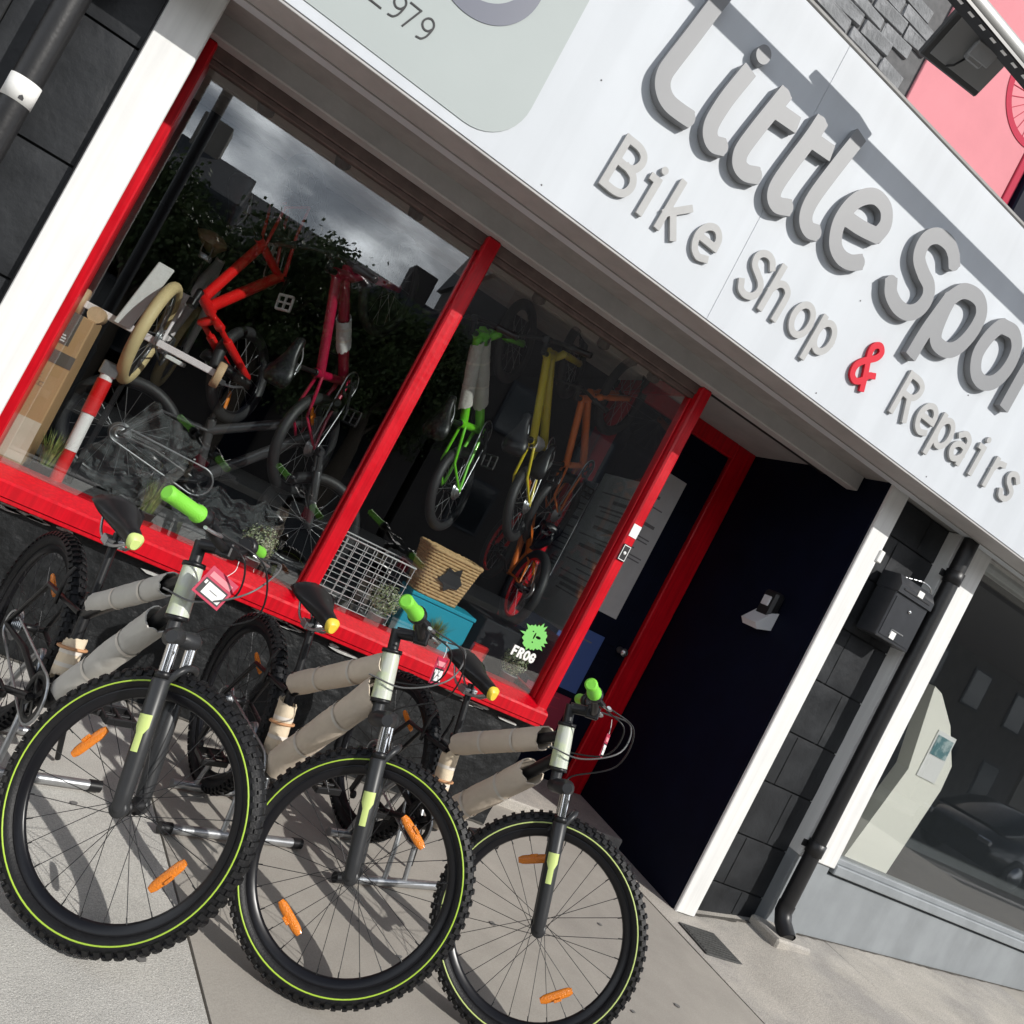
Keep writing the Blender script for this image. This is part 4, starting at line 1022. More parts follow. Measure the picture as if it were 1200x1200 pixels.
WH_L = {'rim': RIMB, 'tyre': TYRE, 'stripe': LIME}
WH_P = {'rim': RIMB, 'tyre': TYRE, 'stripe': LIMEY}
def front_bike(x, y, head_deg, lean, steer, label, wraps, refl, stripe, patch):
    steer = R_(steer)
    M = T(x, y, 0) @ Matrix.Rotation(R_(head_deg), 4, 'Z') @ Matrix.Rotation(R_(-lean), 4, 'X')
    mats = {'frame': MATTBLK, 'head': HEADW, 'wraps': wraps, 'wheel': stripe, 'grip': GRIP, 'refl_f': refl, 'refl_r': ((R_(70), R_(160)),), 'patch': patch}
    return bike('bicycle', label, 'lime striped bicycles parked in front of the shop', M, 1.0, steer, .34, mats, ('detail', 'knobs', 'sadlow')), M, steer
B1 = front_bike(-.050, -.318, -68.0, -.6, 35.6, 'left black mountain bike in grey foam sleeves with lime grips and lime tyre stripe',
    [('top', .08, .84, .032, FOAM, 1), ('down', .12, .85, .041, FOAM, 2), ('seat', .26, .62, .034, CARDL, 3)], ((R_(160), R_(250)), (R_(-20), R_(70))), WH_L, LIMEY)
B2 = front_bike(.720, -.275, -75.6, -4.1, 50.6, 'middle black mountain bike in brown card sleeves with lime tyre stripe',
    [('top', .0, .98, .038, CARD, 4), ('down', .08, .95, .046, CARD, 5), ('seat', .20, .78, .035, CARDL, 6)], ((R_(65), R_(155)), (R_(245), R_(335))), WH_L, YELLOWP)
B3 = front_bike(1.345, -.269, -74.6, -1.5, 43.8, 'right black mountain bike in brown card sleeves with pale tyre stripe nearest the doorway',
    [('top', .05, .84, .038, CARD, 7), ('down', .10, .80, .045, CARD, 8), ('seat', .30, .9, .034, CARDL, 9)], ((R_(126), R_(216)), (R_(-41), R_(49))), WH_P, YELLOWP)

# price tags hanging from the bars
def price_tag(Bk, p_local, rot, label):
    root, M, steer = Bk
    ax = Vector((-.342, 0, .94)); F0 = Vector((1.06-.0376, 0, .34-.0137))
    St = Matrix.Translation(F0) @ Matrix.Rotation(steer, 4, ax) @ Matrix.Translation(-F0)
    wp = (M @ St) @ Vector(p_local)
    t = empty('price_tag', label, 'price tag', wp, 'price tags on the parked bicycles')
    t.rotation_euler = rot; t.scale = (.82, .82, .82)
    b = MB(); b.box(-.052, .052, -.0012, .0012, -.100, 0, .0005); c = b.build('tag_card', TAGP, t)
    b = MB(); b.box(-.044, .044, -.0022, -.0013, -.092, -.040, .0003); b.build('black_frame', INK, c)
    b = MB(); b.box(-.028, .040, -.0030, -.0023, -.087, -.046, .0003); b.build('white_field', PAPER, c)
    b = MB(); b.box(-.040, -.032, -.0030, -.0023, -.058, -.046, .0003); b.build('white_dot', PAPER, c)
    b = MB(); b.box(-.040, .040, -.0022, -.0013, -.032, -.014, .0003); b.build('pale_header', PINK, c)
    b = MB(); b.box(-.010, .020, -.0036, -.0031, -.068, -.065, .0002); b.build('print_line', PRINTG, c)
    b = MB(); b.tube(smooth_path([(0, 0, -.006), (.01, .004, .03), (.0, .01, .06)], 4), .0012, 5); b.build('tag_string', PAPER, t)
price_tag(B1, (.93, -.05, .93), (R_(-14), R_(18), R_(2)), 'pink price tag hanging from the handlebar of the left bicycle')
price_tag(B2, (.95, .03, .97), (R_(-10), R_(6), R_(44)), 'pink price tag hanging from the handlebar of the middle bicycle')
price_tag(B3, (.95, .08, .96), (R_(-8), R_(10), R_(46)), 'pink price tag hanging from the handlebar of the right bicycle')

# steel floor stands holding the bicycles by the rear wheel
def floor_stand(x, y, head, label):
    M = T(x, y, .0) @ Matrix.Rotation(R_(head), 4, 'Z')
    t = empty('bike_floor_stand', label, 'bike stand', group='steel floor stands', mtx=M)
    b = MB(); b.tube([(.0, -.24, .022), (.0, .24, .022)], .016, 14); fb = b.build('base_bar', STEEL, t)
    b = MB(); b.tube([(-.30, -.14, .022), (-.30, .14, .022)], .016, 14); b.build('base_bar', STEEL, t)
    for s in (-1, 1):
        b = MB(); b.tube([(0, s*.235, .022), (0, s*.275, .022)], .019, 14); b.build('end_cap', MATTBLK, fb)
        b = MB(); b.tube(smooth_path([(.0, s*.05, .03), (-.05, s*.045, .20), (-.15, s*.04, .36), (-.26, s*.045, .20), (-.30, s*.05, .03)], 5), .010, 10); b.build('wheel_hoop', STEEL, t)
for Bk, lab in ((B1, 'silver steel floor stand under the rear of the left bicycle'), (B2, 'silver steel floor stand under the rear of the middle bicycle'), (B3, 'silver steel floor stand under the rear of the right bicycle')):
    p = Bk[1] @ Vector((.38, .02, 0)); floor_stand(p.x, p.y, -72, lab)

# ------------------------------------------------------------------ inside the shop window
ins = empty('shop_interior', 'dark shop interior behind the display window', 'shop interior', (0, 1.0, .3))
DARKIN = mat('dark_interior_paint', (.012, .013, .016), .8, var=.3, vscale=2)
FLOORIN = mat('dark_display_board', (.11, .11, .112), .6, var=.3, vscale=10)
CEILIN = mat('grey_interior_boards', (.50, .46, .42), .7, var=.15, vscale=8)
def inb(name, M, *a, bev=0):
    b = MB(); b.box(*a, bev); b.v = [(x, y-1.0, z-.3) for x, y, z in b.v]; return b.build(name, M, ins)
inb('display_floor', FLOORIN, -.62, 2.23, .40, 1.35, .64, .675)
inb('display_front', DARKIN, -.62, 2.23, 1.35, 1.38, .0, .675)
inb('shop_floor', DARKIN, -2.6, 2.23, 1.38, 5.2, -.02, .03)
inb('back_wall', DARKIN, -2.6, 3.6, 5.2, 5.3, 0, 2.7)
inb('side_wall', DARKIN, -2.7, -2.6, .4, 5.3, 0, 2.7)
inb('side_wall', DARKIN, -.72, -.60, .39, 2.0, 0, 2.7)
inb('side_wall', DARKIN, 2.27, 2.36, 1.31, 5.3, 0, 2.7)
for k in range(8):
    inb('ceiling_board', CEILIN, -.62, 2.23, .35+k*.12, .35+k*.12+.114, 2.575, 2.60, bev=.003)
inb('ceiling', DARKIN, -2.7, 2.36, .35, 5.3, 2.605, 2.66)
for x, y, q in ((-.236, .43, 0), (.141, .42, 1), (.53, .43, 2), (1.262, .42, 4), (1.7, .43, 5), (2.05, .42, 6)):
    t = empty('spotlight', ['black spotlight under the window head nearest the left jamb', 'second black spotlight from the left jamb under the window head', 'black spotlight left of the middle red post', '', 'black spotlight right of the middle red post', 'black spotlight above the yellow bicycle', 'black spotlight nearest the right red post'][q], 'spotlight', (x, y+.08, 2.57), 'spotlights under the window head')
    b = MB(); b.box(-.05, .05, -.02, .02, -.015, .004, .003); b.build('lamp_base', MATTBLK, t)
    b = MB(); b.tube([(0, .0, -.03), (.02, .05, -.065)], [.034, .038], 14); b.build('lamp_head', MATTBLK, t)

# interior bikes: rear axle, front axle in world; up = rough direction of the saddle
def hung_bike(label, Ra, Fa, up, mats, Rw=.25, steer=0.0, name='bicycle', opt=('plain',)):
    Ra, Fa = Vector(Ra), Vector(Fa); e1 = (Fa-Ra); d = e1.length; e1.normalize()
    k = d/1.06; e3 = Vector(up); e3 = (e3-e1*e3.dot(e1)).normalized(); e2 = e3.cross(e1)
    M = Matrix.Identity(4)
    for i in range(3): M[i][0], M[i][1], M[i][2] = e1[i], e2[i], e3[i]
    M.translation = Ra-e3*Rw
    return bike(name, label, 'bicycles hanging in the display window', M, k, steer, Rw, mats, opt)
def paint(n, c): return mat(n, c, .28, coat=.5, var=.06, vscale=20)
WB_ = {'rim': RIMB, 'tyre': mat('plain_black_tyre', (.020, .020, .021), .55), 'hub': ALU}
WC_ = {'rim': ALU, 'tyre': mat('cream_tyre', (.60, .48, .25), .6, var=.1, vscale=10), 'hub': ALU}
CRIM = paint('crimson_paint', (.34, .006, .04)); REDB = paint('bright_red_paint', (.66, .012, .012)); GREENB = paint('green_paint', (.16, .62, .02))
YELB = paint('yellow_paint', (.62, .50, .02)); ORB = paint('orange_paint', (.70, .16, .02)); WHB = paint('pale_pink_paint', (.76, .70, .70)); GRYB = paint('graphite_paint', (.05, .05, .052))
WHW = mat('white_wrap', (.62, .62, .60), .6, bump=.3, bscale=40)
BROWN = mat('brown_leather', (.20, .13, .07), .45, var=.2, vscale=20)
hung_bike('red bicycle hung with its front wheel down in the left window', (.094, .98, 2.34), (.216, .85, 1.448), (-.58, -.81, 0), {'frame': REDB, 'wheel': WB_, 'fork': REDB, 'crank': MATTBLK, 'pedal': PAPER, 'refl_f': ((0, 0),)}, .24, opt=('plain', 'nobar'))
hung_bike('dark crimson bicycle hung by its front wheel left of the middle post', (.635, .76, 1.30), (.65, .86, 2.22), (-.62, -.78, 0), {'frame': CRIM, 'wheel': WB_, 'fork': CRIM, 'refl_r': ((.6, .9),), 'wraps': [('down', .35, .62, .038, WHW, 3)]}, .27)
hung_bike('green bicycle hung by its front wheel right of the middle post', (1.40, .72, 1.45), (1.38, .86, 2.33), (-.68, -.73, 0), {'frame': GREENB, 'wheel': WB_, 'fork': GREENB, 'wraps': [('down', .3, .95, .045, FOAM, 3), ('top', .2, .9, .036, FOAM, 4)], 'pedal': MATTBLK}, .235, opt=('plain', 'sadlow'))
hung_bike('yellow bicycle hung by its front wheel with white wrapped stays', (1.79, .70, 1.56), (1.75, .90, 2.42), (-.66, -.75, 0), {'frame': YELB, 'wheel': WB_, 'fork': YELB, 'wraps': [('seat', .4, .95, .038, WHW, 5)], 'refl_r': ((.2, 1.2),)}, .215, opt=('plain', 'sadlow'))
hung_bike('orange bicycle hung high by the right red post', (2.08, .90, 1.62), (2.10, .82, 2.40), (-.8, -.6, 0), {'frame': ORB, 'wheel': WB_, 'fork': ORB}, .25)
hung_bike('orange and red bicycle standing low beside the wicker basket', (1.99, .585, 1.165), (2.03, 1.22, 1.30), (.0, -.15, 1), {'frame': ORB, 'wheel': {'rim': REDB, 'tyre': WB_['tyre'], 'hub': ALU}, 'fork': REDB, 'refl_r': ((1.0, .5),)}, .225, opt=('plain', 'nobar'))
b = MB(); b.box(1.84, 2.16, .50, .95, .6755, .938, .006); tag(b.build('display_plinth', DARKIN), 'dark plinth under the low orange bicycle', 'plinth')
hung_bike('pale pink bicycle with cream tyres raised on a bar display', (-.20, .62, 1.42), (-.10, 1.60, 1.44), (.02, -.05, 1), {'frame': WHB, 'wheel': WC_, 'fork': WHB, 'saddle': BROWN, 'post': MATTBLK, 'pedal': PAPER, 'crank': ALU, 'crank_a': R_(185)}, .255)
hung_bike('graphite bicycle in plastic wrap standing low in the left window', (-.12, .78, .96), (.84, .82, .95), (0, -.1, 1), {'frame': GRYB, 'wheel': WB_, 'fork': GRYB}, .27)

# pink bicycle's chain guard board and the bar display
t = empty('wooden_bar_display', 'pale bar with round wooden ends holding up the pink bicycle', 'bar display', (-.20, .60, 1.40))
b = MB(); b.box(-.27, .31, -.012, .012, -.016, .016, .003); bb_ = b.build('display_bar', WHB, t)
WOODP = mat('pale_ply', (.55, .38, .22), .6, var=.15, vscale=25)
for x in (-.285, .325):
    b = MB(); b.lathe([(0, -.018), (.058, -.018), (.062, -.012), (.062, .012), (.058, .018), (0, .018)], (x, 0, 0), 'x', 28, False); b.build('wooden_end', WOODP, t)
b = MB(); b.box(-.012, .012, .012, .05, -.75, .02, .003); b.box(-.10, .10, -.03, .09, -.75, -.735, .004); b.build('bar_stand', MATTBLK, t)
b = MB(); b.obox((-.285, .56, 1.55), (.035, 0, 0), (0, .008, 0), (.02, .02, .16), .004); tag(b.build('chain_guard', WHW), 'long white chain guard board beside the cream tyre', 'chain guard')

# boxes, pole, plants
CBOX = mat('brown_cardboard', (.46, .29, .14), .85, var=.08, vscale=8); CBOXL = mat('pale_cardboard', (.62, .56, .44), .85, var=.06, vscale=10)
t = empty('cardboard_box', 'tall brown cardboard box behind the left red jamb', 'cardboard box', (-.47, .52, .68), )
t.rotation_euler = (0, R_(-1), R_(-6))
b = MB(); b.box(-.10, .10, -.06, .10, 0, .67, .004); cb = b.build('box_body', CBOX, t)
b = MB(); b.box(-.101, .101, -.062, -.0605, .02, .20, .0005); b.build('box_panel', CBOXL, cb)
DKP = mat('dark_card_print', (.11, .095, .08), .8)
b = MB(); b.box(-.101, .101, -.062, -.0605, .445, .50, .0005); b.build('box_panel', DKP, cb)
b = MB(); b.box(-.101, .055, -.062, -.0605, .53, .67, .0005); b.build('box_panel', DKP, cb)
lp_ = [(-.035+.034*math.cos(2*math.pi*k/14), .475+.017*math.sin(2*math.pi*k/14)) for k in range(14)]
b = MB().prism([lp_], .0012, lambda u, v, d: (u, -.0622-d, v)); b.build('yellow_badge', mat('mustard_print', (.36, .25, .03), .7), cb)
for z_ in (.540, .552, .564):
    b = MB(); b.box(-.03, .035-.004*(z_ > .56), -.0632, -.0622, z_, z_+.006, .0002); b.build('print_bar', PAPER, cb)
for q, (x0, x1, z_) in enumerate(((-.05, -.03, .375), (-.025, -.005, .372), (0, .02, .37), (-.06, -.04, .345), (-.035, -.012, .342), (-.006, .018, .34), (.022, .04, .338))):
    b = MB(); 
    for (a0, a1, c0, c1) in ((x0, x1, z_, z_+.002), (x0, x1, z_+.016, z_+.018), (x0, x0+.0022, z_+.0022, z_+.0158)): b.box(a0, a1, -.0618, -.0606, c0, c1)
    b.build('print_mark', DKP, cb)
b = MB(); b.tube([(.10, -.07, .66), (.10, .08, .66)], .035, 14); tag(b.build('wood_block', WOODP, None, T(-.50, .55, .72)), 'pale round wooden block on the cardboard box', 'wood block')
t = empty('striped_pole', 'red and white striped pole leaning in the left window', 'pole', (-.235, .43, .675))
p0, p1_ = Vector((0, 0, 0)), Vector((-.025, .08, .52)); cuts = [0, .30, .62, .92, 1.0]
for i in range(4):
    b = MB(); b.tube([p0.lerp(p1_, cuts[i]+.001), p0.lerp(p1_, cuts[i+1]-.001)], .026+(.004 if i == 2 else 0), 18); b.build('pole_band', [REDB, PAPER, REDB, PAPER][i], t)
b = MB(); b.box(-.06, .01, .05, .11, .50, .56, .004); b.build('pole_bracket', ALU, t)

GRASSM = mat('grass_leaf', (.12, .20, .03), .6, var=.4, vscale=40, col2=(.30, .33, .10), c2scale=30)
POTM = mat('black_pot', (.02, .02, .021), .5); POTC = mat('clear_grey_pot', (.30, .31, .31), .25)
LEAFV = mat('variegated_leaf', (.20, .27, .10), .6, var=.3, vscale=60, col2=(.55, .57, .42), c2scale=55, c2pos=(.45, .58))
def pot(t, r0, r1, h, M):
    b = MB(); b.lathe([(0, 0), (r0, 0), (r1, h*.92), (r1+.004, h*.92), (r1+.004, h), (r1-.006, h), (r1-.008, h*.85), (0, h*.85)], (0, 0, 0), 'z', 24, False); b.build('pot', M, t)
def grass_pot(x, y, label, h=.16, seed=1, sp=.09):
    t = empty('potted_grass', label, 'potted plant', (x, y, .6755), 'potted grasses on the window ledge')
    pot(t, .035, .045, .06, POTM); rn = random.Random(seed); b = MB()
    for k in range(170):
        a = rn.uniform(0, 2*math.pi); r = rn.uniform(0, .035); l = rn.uniform(.55, 1)*h; lean = rn.uniform(.1, 1)*sp
        p = [Vector((r*math.cos(a), r*math.sin(a), .05)), Vector(((r+lean*.35)*math.cos(a), (r+lean*.35)*math.sin(a), .05+l*.6)), Vector(((r+lean)*math.cos(a), (r+lean)*math.sin(a), .05+l))]
        sd_ = Vector((-math.sin(a), math.cos(a), 0))*.0016
        b.add([p[0]-sd_, p[0]+sd_, p[1]+sd_*.8, p[1]-sd_*.8, p[2]], [(0, 1, 2, 3), (3, 2, 4)])
    b.build('grass_blades', GRASSM, t)['kind'] = 'stuff'
def shrub_pot(x, y, label, r=.075, seed=1):
    t = empty('potted_shrub', label, 'potted plant', (x, y, .6755), 'potted shrubs on the window ledge')
    pot(t, .04, .05, .06, POTC); rn = random.Random(seed); b = MB(); c = Vector((0, 0, .06+r*.9))
    for k in range(1100):
        d = Vector((rn.gauss(0, 1), rn.gauss(0, 1), rn.gauss(0, 1))).normalized(); rr = r*(rn.uniform(.35, 1)**.5)*(1+.15*mnoise.noise(d*3))
        p = c+d*rr; n_ = (d+Vector((rn.uniform(-1, 1), rn.uniform(-1, 1), rn.uniform(-.2, 1)))*.8).normalized()
        u = n_.orthogonal().normalized()*.0065; v = n_.cross(u).normalized()*.003
        b.add([p-u, p+v, p+u, p-v], [(0, 1, 2, 3)])
    b.build('leaves', LEAFV, t)['kind'] = 'stuff'
grass_pot(-.30, .46, 'green grass pot between the cardboard box and the striped pole', .17, 1, .09)
grass_pot(.125, .44, 'green grass pot behind the saddle of the left bicycle', .16, 2, .05)
grass_pot(1.60, .45, 'green grass pot in front of the turquoise box', .13, 3, .08)
shrub_pot(1.285, .46, 'round pale green shrub before the wire basket', .085, 4)
shrub_pot(2.08, .45, 'round pale green shrub beside the right red post', .075, 5)
shrub_pot(.62, .46, 'dim pale shrub beside the middle red post', .085, 6)
# wicker basket on the turquoise box
WICK = mat('wicker', (.52, .34, .16), .75, var=.25, vscale=60)
bx_ = empty('turquoise_box', 'turquoise box under the wicker basket', 'box', (1.60, .60, .6755))
b = MB(); b.box(-.19, .19, -.09, .11, 0, .21, .005); b.build('box_body', mat('turquoise_card', (.01, .36, .50), .5, var=.06), bx_)
b = MB(); b.box(-.195, .195, -.095, .115, .211, .232, .004); b.build('box_lid', mat('turquoise_card', (.01, .36, .50), .5), bx_)
wk = empty('wicker_basket', 'square wicker basket with a dark label patch on the turquoise box', 'basket', (1.535, .60, .909))
wk.rotation_euler = (0, 0, R_(4))
for i in range(15):
    z_ = .008+i*.0165; f_ = 1+.28*i/14; hx, hy = .125*f_, .085*f_
    pts = [Vector((hx*math.copysign(abs(math.cos(a))**.35, math.cos(a)), hy*math.copysign(abs(math.sin(a))**.35, math.sin(a)), z_+.0025*math.sin(a*24+i*math.pi))) for a in [2*math.pi*q/64 for q in range(64)]]
    b = MB(); b.tube(pts, .0088 if i < 14 else .013, 6, closed=True); b.build('wicker_strand', WICK, wk)
b = MB(); b.box(-.11, .11, -.07, .07, 0, .006); b.build('basket_base', WICK, wk)
lp_ = [(.065*math.cos(a)*q_, .045*math.sin(a)*q_) for a, q_ in zip([2*math.pi*k/11 for k in range(11)], (1, .7, 1.1, .6, 1, .75, 1.15, .7, 1, .65, 1))]
b = MB().prism([lp_], .004, lambda u, v, d: (u+.01, -.113-d-.12*(v), v*1.6+.13)); b.build('label_patch', INK, wk)
# wire basket
wb = empty('wire_basket', 'white wire grid basket right of the middle red post', 'basket', (1.13, .52, .6755))
WIREM = mat('white_wire', (.62, .62, .62), .35)
for i in range(9):
    x = -.21+i*.0525; b = MB(); b.tube([(x, -.06, .0), (x, -.075, .34)], .0022, 5); b.build('wire', WIREM, wb)
    b = MB(); b.tube([(x, .14, .0), (x, .155, .34)], .0022, 5); b.build('wire', WIREM, wb)
for i in range(7):
    z_ = .02+i*.053; b = MB(); b.tube([(-.215, -.06-.015*z_/.34, z_), (.215, -.06-.015*z_/.34, z_), (.215, .14, z_), (-.215, .14, z_)], .0026 if i < 6 else .0045, 5, closed=True); b.build('wire', WIREM, wb)
rb_ = MB(); rb_.box(-.045, .045, -.01, .02, 0, .13, .003); o = rb_.build('red_book_box', REDB, None, T(1.86, .46, .6755) @ Matrix.Rotation(R_(8), 4, 'X')); tag(o, 'small red box standing on the ledge left of the green decal', 'box')
# plastic sheets
PLAST = bpy.data.materials.new('clear_plastic_film'); PLAST.use_nodes = True; t_ = PLAST.node_tree; N = t_.nodes; N.clear()
o_ = N.new('ShaderNodeOutputMaterial'); tr = N.new('ShaderNodeBsdfTransparent'); gl = N.new('ShaderNodeBsdfPrincipled'); gl.inputs['Roughness'].default_value = .12; gl.inputs['Base Color'].default_value = (.30, .32, .32, 1); gl.inputs['Specular IOR Level'].default_value = .9
mx = N.new('ShaderNodeMixShader'); mx.inputs['Fac'].default_value = .22
t_.links.new(tr.outputs['BSDF'], mx.inputs[1]); t_.links.new(gl.outputs['BSDF'], mx.inputs[2]); t_.links.new(mx.outputs['Shader'], o_.inputs['Surface'])
def film(x, y, z, wx, wz, seed, label, ry=0):
    vs_ = []; fs = []; nx, nz_ = 26, 30
    for i in range(nx+1):
        for j in range(nz_+1):
            u, v = i/nx-.5, j/nz_-.5
            d = .06*mnoise.fractal(Vector((u*4, v*4, seed)), .8, 2.2, 4)+.03*abs(mnoise.noise(Vector((u*9, v*9, seed+5))))
            vs_.append((u*wx*(1-.3*v+.2*mnoise.noise(Vector((v*5, seed, 0)))), d-.06*(1-4*u*u), v*wz+.04*mnoise.noise(Vector((u*6, seed, 2)))))
    for i in range(nx):
        for j in range(nz_): a = i*(nz_+1)+j; fs.append((a, a+nz_+1, a+nz_+2, a+1))
    o = MB().add(vs_, fs, False).build('plastic_wrap', PLAST, None, T(x, y, z) @ Matrix.Rotation(ry, 4, 'Y')); tag(o, label, 'plastic wrap', 'clear wraps on the graphite bicycle')
film(.02, .60, .92, .34, .42, 3, 'crumpled clear plastic wrap above the grass pot by the left saddle', .3)
film(.48, .58, .82, .46, .26, 8, 'crumpled clear plastic wrap low beside the middle post', -.1)

# decal on the glass: green splat with the word below
dcl = empty('window_decal', 'green splat decal with white FROG lettering on the right window pane', 'decal', (2.04, .316, .86))
rn = random.Random(5); lp_ = []
for k in range(44):
    a = 2*math.pi*k/44; r = .062*(1+.10*rn.uniform(-1, 1)) if k % 2 else .062*(1+rn.choice((.0, .12, .3, .42)))
    lp_.append((r*math.cos(a)*1.05, r*math.sin(a)+.115))
FROGG = mat('decal_green', (.20, .58, .14), .5)
def hole(cx, cz, rx, rz, n=10): return [(cx+rx*math.cos(-2*math.pi*k/n), cz+rz*math.sin(-2*math.pi*k/n)) for k in range(n)]
b = MB().prism([lp_, hole(-.004, .122, .005, .019), hole(.020, .121, .016, .008), hole(-.022, .140, .005, .004), hole(.001, .088, .005, .004)], .001, lambda u, v, d: (u, d-.001, v)); b.build('green_splat', FROGG, dcl)
for k, ch in enumerate('FROG'):
    b = MB(); stroke_solid(b, glyph(ch, -.075+k*.036, -.008, .042, 0, .95), .012, .0018, .001, lambda u, v, d: (u, d-.001, v)); b.build('decal_letter', PAPER, dcl)
# small labels on the right post and left jamb
o = MB().box(2.212, 2.262, .2465, .2492, 1.665, 1.735, .0005).build('post_label', PAPER); tag(o, 'white paper label stuck on the right red post', 'label')
ks = empty('key_safe', 'small black key plate with white outline on the right red post', 'key plate', (2.236, .245, 1.575))
b = MB(); b.box(-.024, .024, -.004, .003, -.045, .045, .002); b.build('plate', INK, ks)
b = MB()
for (x0, x1, z0, z1) in ((-.021, .021, .037, .041), (-.021, .021, -.041, -.037), (-.021, -.018, -.0365, .0365), (.018, .021, -.0365, .0365)): b.box(x0, x1, -.0056, -.0042, z0, z1)
b.build('white_outline', PAPER, ks)
b = MB(); b.lathe([(0, 0), (.009, 0), (.009, .003), (0, .003)], (0, -.0075, 0), 'y', 16, False); b.build('lock_eye', PAPER, ks)
# posters on the side window (facing the doorway) and on the door
POSTG = mat('poster_paper', (.46, .47, .48), .6, var=.08, vscale=12); POSTB = mat('blue_poster', (.05, .10, .30), .5); POSTR = mat('maroon_poster', (.25, .02, .05), .5)
def poster(label, M, wq, h, Mt, lines, grp, seed):
    t = empty('poster', label, 'poster', group=grp, mtx=M); b = MB(); b.box(-wq/2, wq/2, -.001, .001, 0, h); p = b.build('poster_sheet', Mt, t)
    rn = random.Random(seed); z_ = h*.93
    for i in range(lines):
        lh = h*rn.choice((.022, .009, .009, .012)); z_ -= lh+h*rn.choice((.015, .03, .05))
        if z_ < h*.04: break
        x0 = -wq*.42; b = MB(); b.box(x0, x0+wq*rn.uniform(.3, .82), -.0018, .0018, z_, z_+lh); b.build('print_line', PRINTG if Mt is not POSTR else PINKD, p)
RZ = Matrix.Rotation(R_(90), 4, 'Z')
poster('tall grey price list on the doorway side pane', T(2.262, .66, 1.05) @ RZ, .44, .92, POSTG, 16, 'posters by the doorway', 1)
poster('grey price list nearer the door on the side pane', T(2.262, 1.0, 1.0) @ RZ, .20, .9, POSTG, 12, 'posters by the doorway', 2)
poster('small maroon poster low on the side pane', T(2.262, .60, .74) @ RZ, .3, .28, POSTR, 5, 'posters by the doorway', 3)
poster('tall grey price list with dark print on the shop door', T(2.86, 1.212, 1.22), .32, 1.02, POSTG, 15, 'posters on the door', 4)
poster('blue poster low on the shop door', T(2.84, 1.212, .66), .34, .42, POSTB, 4, 'posters on the door', 5)
poster('maroon poster at the foot of the shop door', T(2.82, 1.212, .32), .36, .30, POSTR, 6, 'posters on the door', 6)

# ------------------------------------------------------------------ the other side of the street (seen in the reflections)
BRICKF = mat('far_brick', (.075, .068, .066), .9, var=.2, vscale=3); RENDF = mat('far_render', (.20, .185, .165), .9, var=.1); SLATE = mat('far_slate', (.06, .065, .075), .8, var=.2)
FGL = mat('far_window_glass', (.02, .025, .03), .1)
def house(x, wq, h, M, label):
    t = empty('terraced_house', label, 'house', (x, -14.3, 0), 'houses across the street')
    b = MB(); b.box(0, wq, -7, 0, -.05, h); b.build('wall', M, t)
    b = MB(); b.prism([[(.2, h), (-7.2, h), (-3.5, h+1.9)]], wq+.3, lambda u, v, d: (-.15+d, u, v)); rf = b.build('roof', SLATE, t)
    b = MB(); b.box(wq*.8, wq*.8+.7, -3.9, -3.2, h+1.2, h+2.6, .02); b.build('chimney', M, rf)
    for i in range(3):
        for z in (1.0, 3.5):
            if z < 2 and i == 1: continue
            xx = wq*(.2+.3*i); b = MB(); b.box(xx-.5, xx+.5, .001, .05, z, z+1.3, .01); f_ = b.build('window', SLATE, t)
            b = MB(); b.box(xx-.42, xx+.42, .05, .056, z+.08, z+1.22); b.build('pane', FGL, f_)
    b = MB(); b.box(wq*.5-.5, wq*.5+.5, .001, .06, 0, 2.2, .01); b.build('door', NAVY, t)
house(-16, 7.5, 4.6, BRICKF, 'brick terraced house across the street at the left of the reflections')
house(-8.3, 7.5, 4.3, RENDF, 'pale rendered house across the street')
house(5.4, 7.6, 7.2, BRICKF, 'brick house across the street behind the parked car')
house(13.1, 8, 6.6, RENDF, 'pale rendered house across the street beyond the brick house')
house(21.3, 8, 7.6, BRICKF, 'second brick house along the far side of the street')
house(29.5, 9, 7.8, RENDF, 'last pale house along the far side of the street')
house(38.8, 11, 8.2, BRICKF, 'tallest brick house at the end of the far row')
house(-2.6, 7.8, 4.0, BRICKF, 'brick house behind the trees across the street')
LEAF = mat('tree_leaf', (.045, .075, .022), .6, var=.5, vscale=2, col2=(.075, .11, .03), c2scale=1.2); BARK = mat('bark', (.10, .08, .06), .9, var=.3, vscale=20)
def tree(x, y, h, r, seed, label):
    t = empty('street_tree', label, 'tree', (x, y, -.02), 'trees across the street'); rn = random.Random(seed); b = MB()
    b.tube(smooth_path([(0, 0, 0), (.08, .05, h*.3), (-.05, 0, h*.6), (.1, 0, h*.85)], 5), [.24-.2*i/15 for i in range(16)], 10)
    ends = []
    for k in range(9):
        a = k*2.4; z0 = h*rn.uniform(.32, .62); e_ = Vector((math.cos(a)*r*rn.uniform(.5, .85), math.sin(a)*r*rn.uniform(.5, .85), z0+h*rn.uniform(.12, .34))); ends.append(e_)
        b.tube([(0, 0, z0), e_*.55+Vector((0, 0, z0*.4)), e_], [.08, .05, .02], 7)
    b.build('trunk', BARK, t); b = MB(); ends += [Vector((0, 0, h*.85)), Vector((.3, .2, h*.7))]
    for e_ in ends:
        for cl in range(5):
            c = e_+Vector((rn.gauss(0, .5), rn.gauss(0, .5), rn.gauss(0, .35)))*r*.45
            for k in range(430):
                p = c+Vector((rn.gauss(0, .24), rn.gauss(0, .24), rn.gauss(0, .19)))
                n_ = Vector((rn.uniform(-1, 1), rn.uniform(-1, 1), rn.uniform(-.3, 1))).normalized(); u = n_.orthogonal().normalized()*.055; v = n_.cross(u).normalized()*.032
                b.add([p-u, p+v, p+u, p-v], [(0, 1, 2, 3)])
    b.build('crown', LEAF, t)
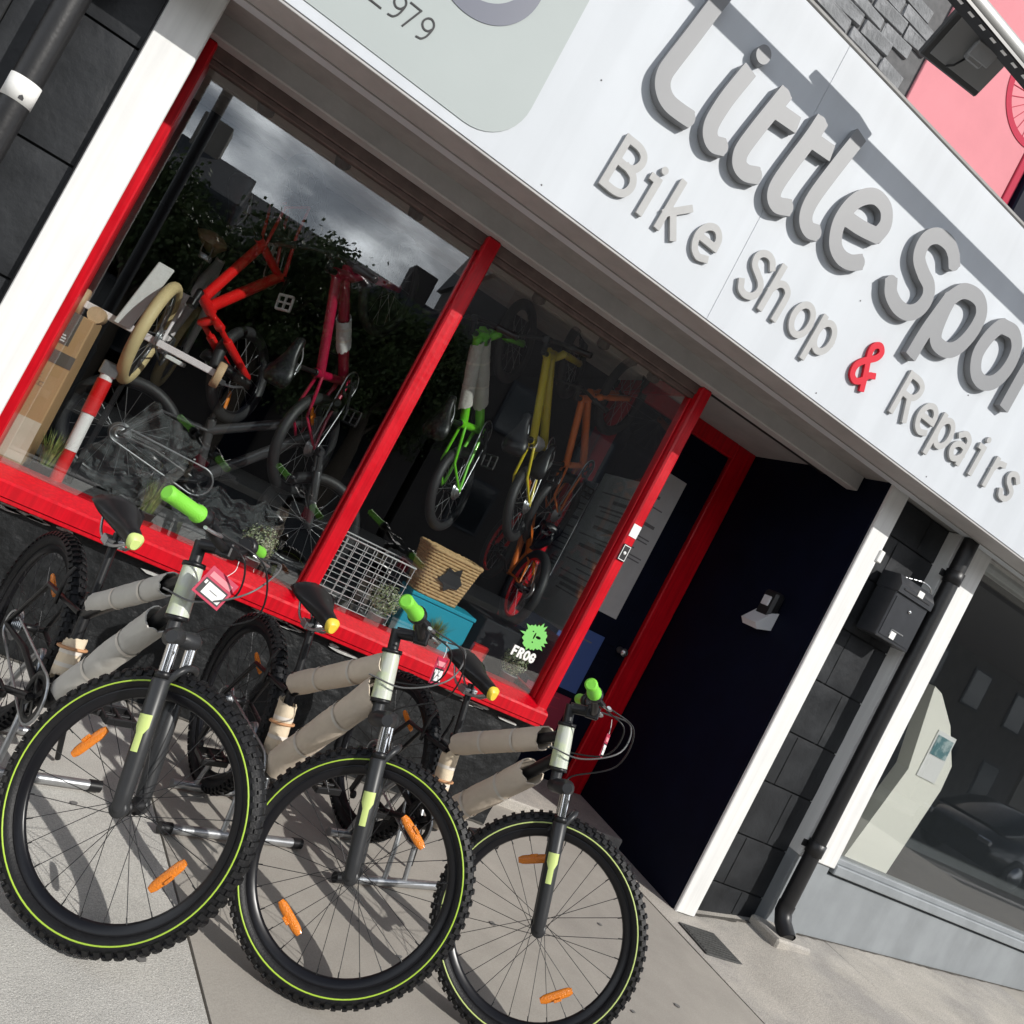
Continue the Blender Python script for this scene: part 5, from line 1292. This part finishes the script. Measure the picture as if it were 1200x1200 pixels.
tree(.9, -13.0, 5.0, 1.9, 1, 'leafy tree between the houses across the street')
tree(3.4, -13.2, 5.0, 1.5, 2, 'smaller leafy tree beside the brick house across the street')
tree(-1.6, -13.2, 4.6, 1.5, 3, 'low bushy tree left of the leafy tree across the street')
lpst = empty('lamp_post', 'dark street lamp post at the kerb behind the camera', 'lamp post', (-.86, -4.9, -.1))
b = MB(); b.tube([(0, 0, 0), (0, 0, 1.2), (0, 0, 1.25), (0, 0, 6)], [.09, .085, .06, .05], 14); b.build('post', MATTBLK, lpst)
b = MB(); b.tube(smooth_path([(0, 0, 6), (0, -.2, 6.4), (0, -.9, 6.5)], 5), .035, 10); b.build('lamp_arm', MATTBLK, lpst)
b = MB(); b.box(-.12, .12, -1.5, -.85, 6.42, 6.54, .03); b.build('lamp_head', MATTBLK, lpst)
# parked car across the road
car = empty('parked_car', 'dark parked car across the road seen in the next shop window', 'car', (17.6, -6.6, -.13))
CARP = mat('dark_car_paint', (.02, .022, .026), .2, coat=1.0)
def carsec(x, hw, z0, z1, top):
    return [(x, -hw, z0), (x, -hw*1.0, (z0+z1)/2), (x, -hw*.96, z1), (x, -hw*.5, top), (x, hw*.5, top), (x, hw*.96, z1), (x, hw, (z0+z1)/2), (x, hw, z0)]
b = MB(); b.loft([carsec(-2.1, .78, .35, .7, .74), carsec(-1.95, .86, .24, .84, .9), carsec(-1.0, .88, .2, .92, .98), carsec(.9, .88, .2, .92, .98), carsec(1.9, .86, .22, .86, .92), carsec(2.15, .76, .35, .68, .72)], True); b.build('car_body', CARP, car)
b = MB(); b.loft([carsec(-1.75, .72, .9, .95, .97), carsec(-1.05, .70, .93, 1.3, 1.42), carsec(-.1, .70, .93, 1.34, 1.47), carsec(.5, .70, .93, 1.28, 1.38), carsec(1.15, .74, .9, .95, .97)], True); b.build('car_cabin', FGL, car)
for x in (-1.3, 1.3):
    for s in (-1, 1):
        b = MB(); b.lathe([(0, -.1), (.26, -.1), (.32, -.08), (.32, .08), (.26, .1), (0, .1)], (x, s*.80, .32), 'y', 28, False); ww = b.build('wheel', TYRE, car)
        b = MB(); b.lathe([(0, 0), (.2, 0), (.21, .01), (0, .02)], (x, s*.902 if s > 0 else s*.922, .32), 'y', 24, False); b.build('rim', ALU, ww)
for s in (-1, 1):
    b = MB(); b.box(-2.12, -2.02, s*.62-.14, s*.62+.14, .62, .74, .03); b.build('headlight', CHROME, car)
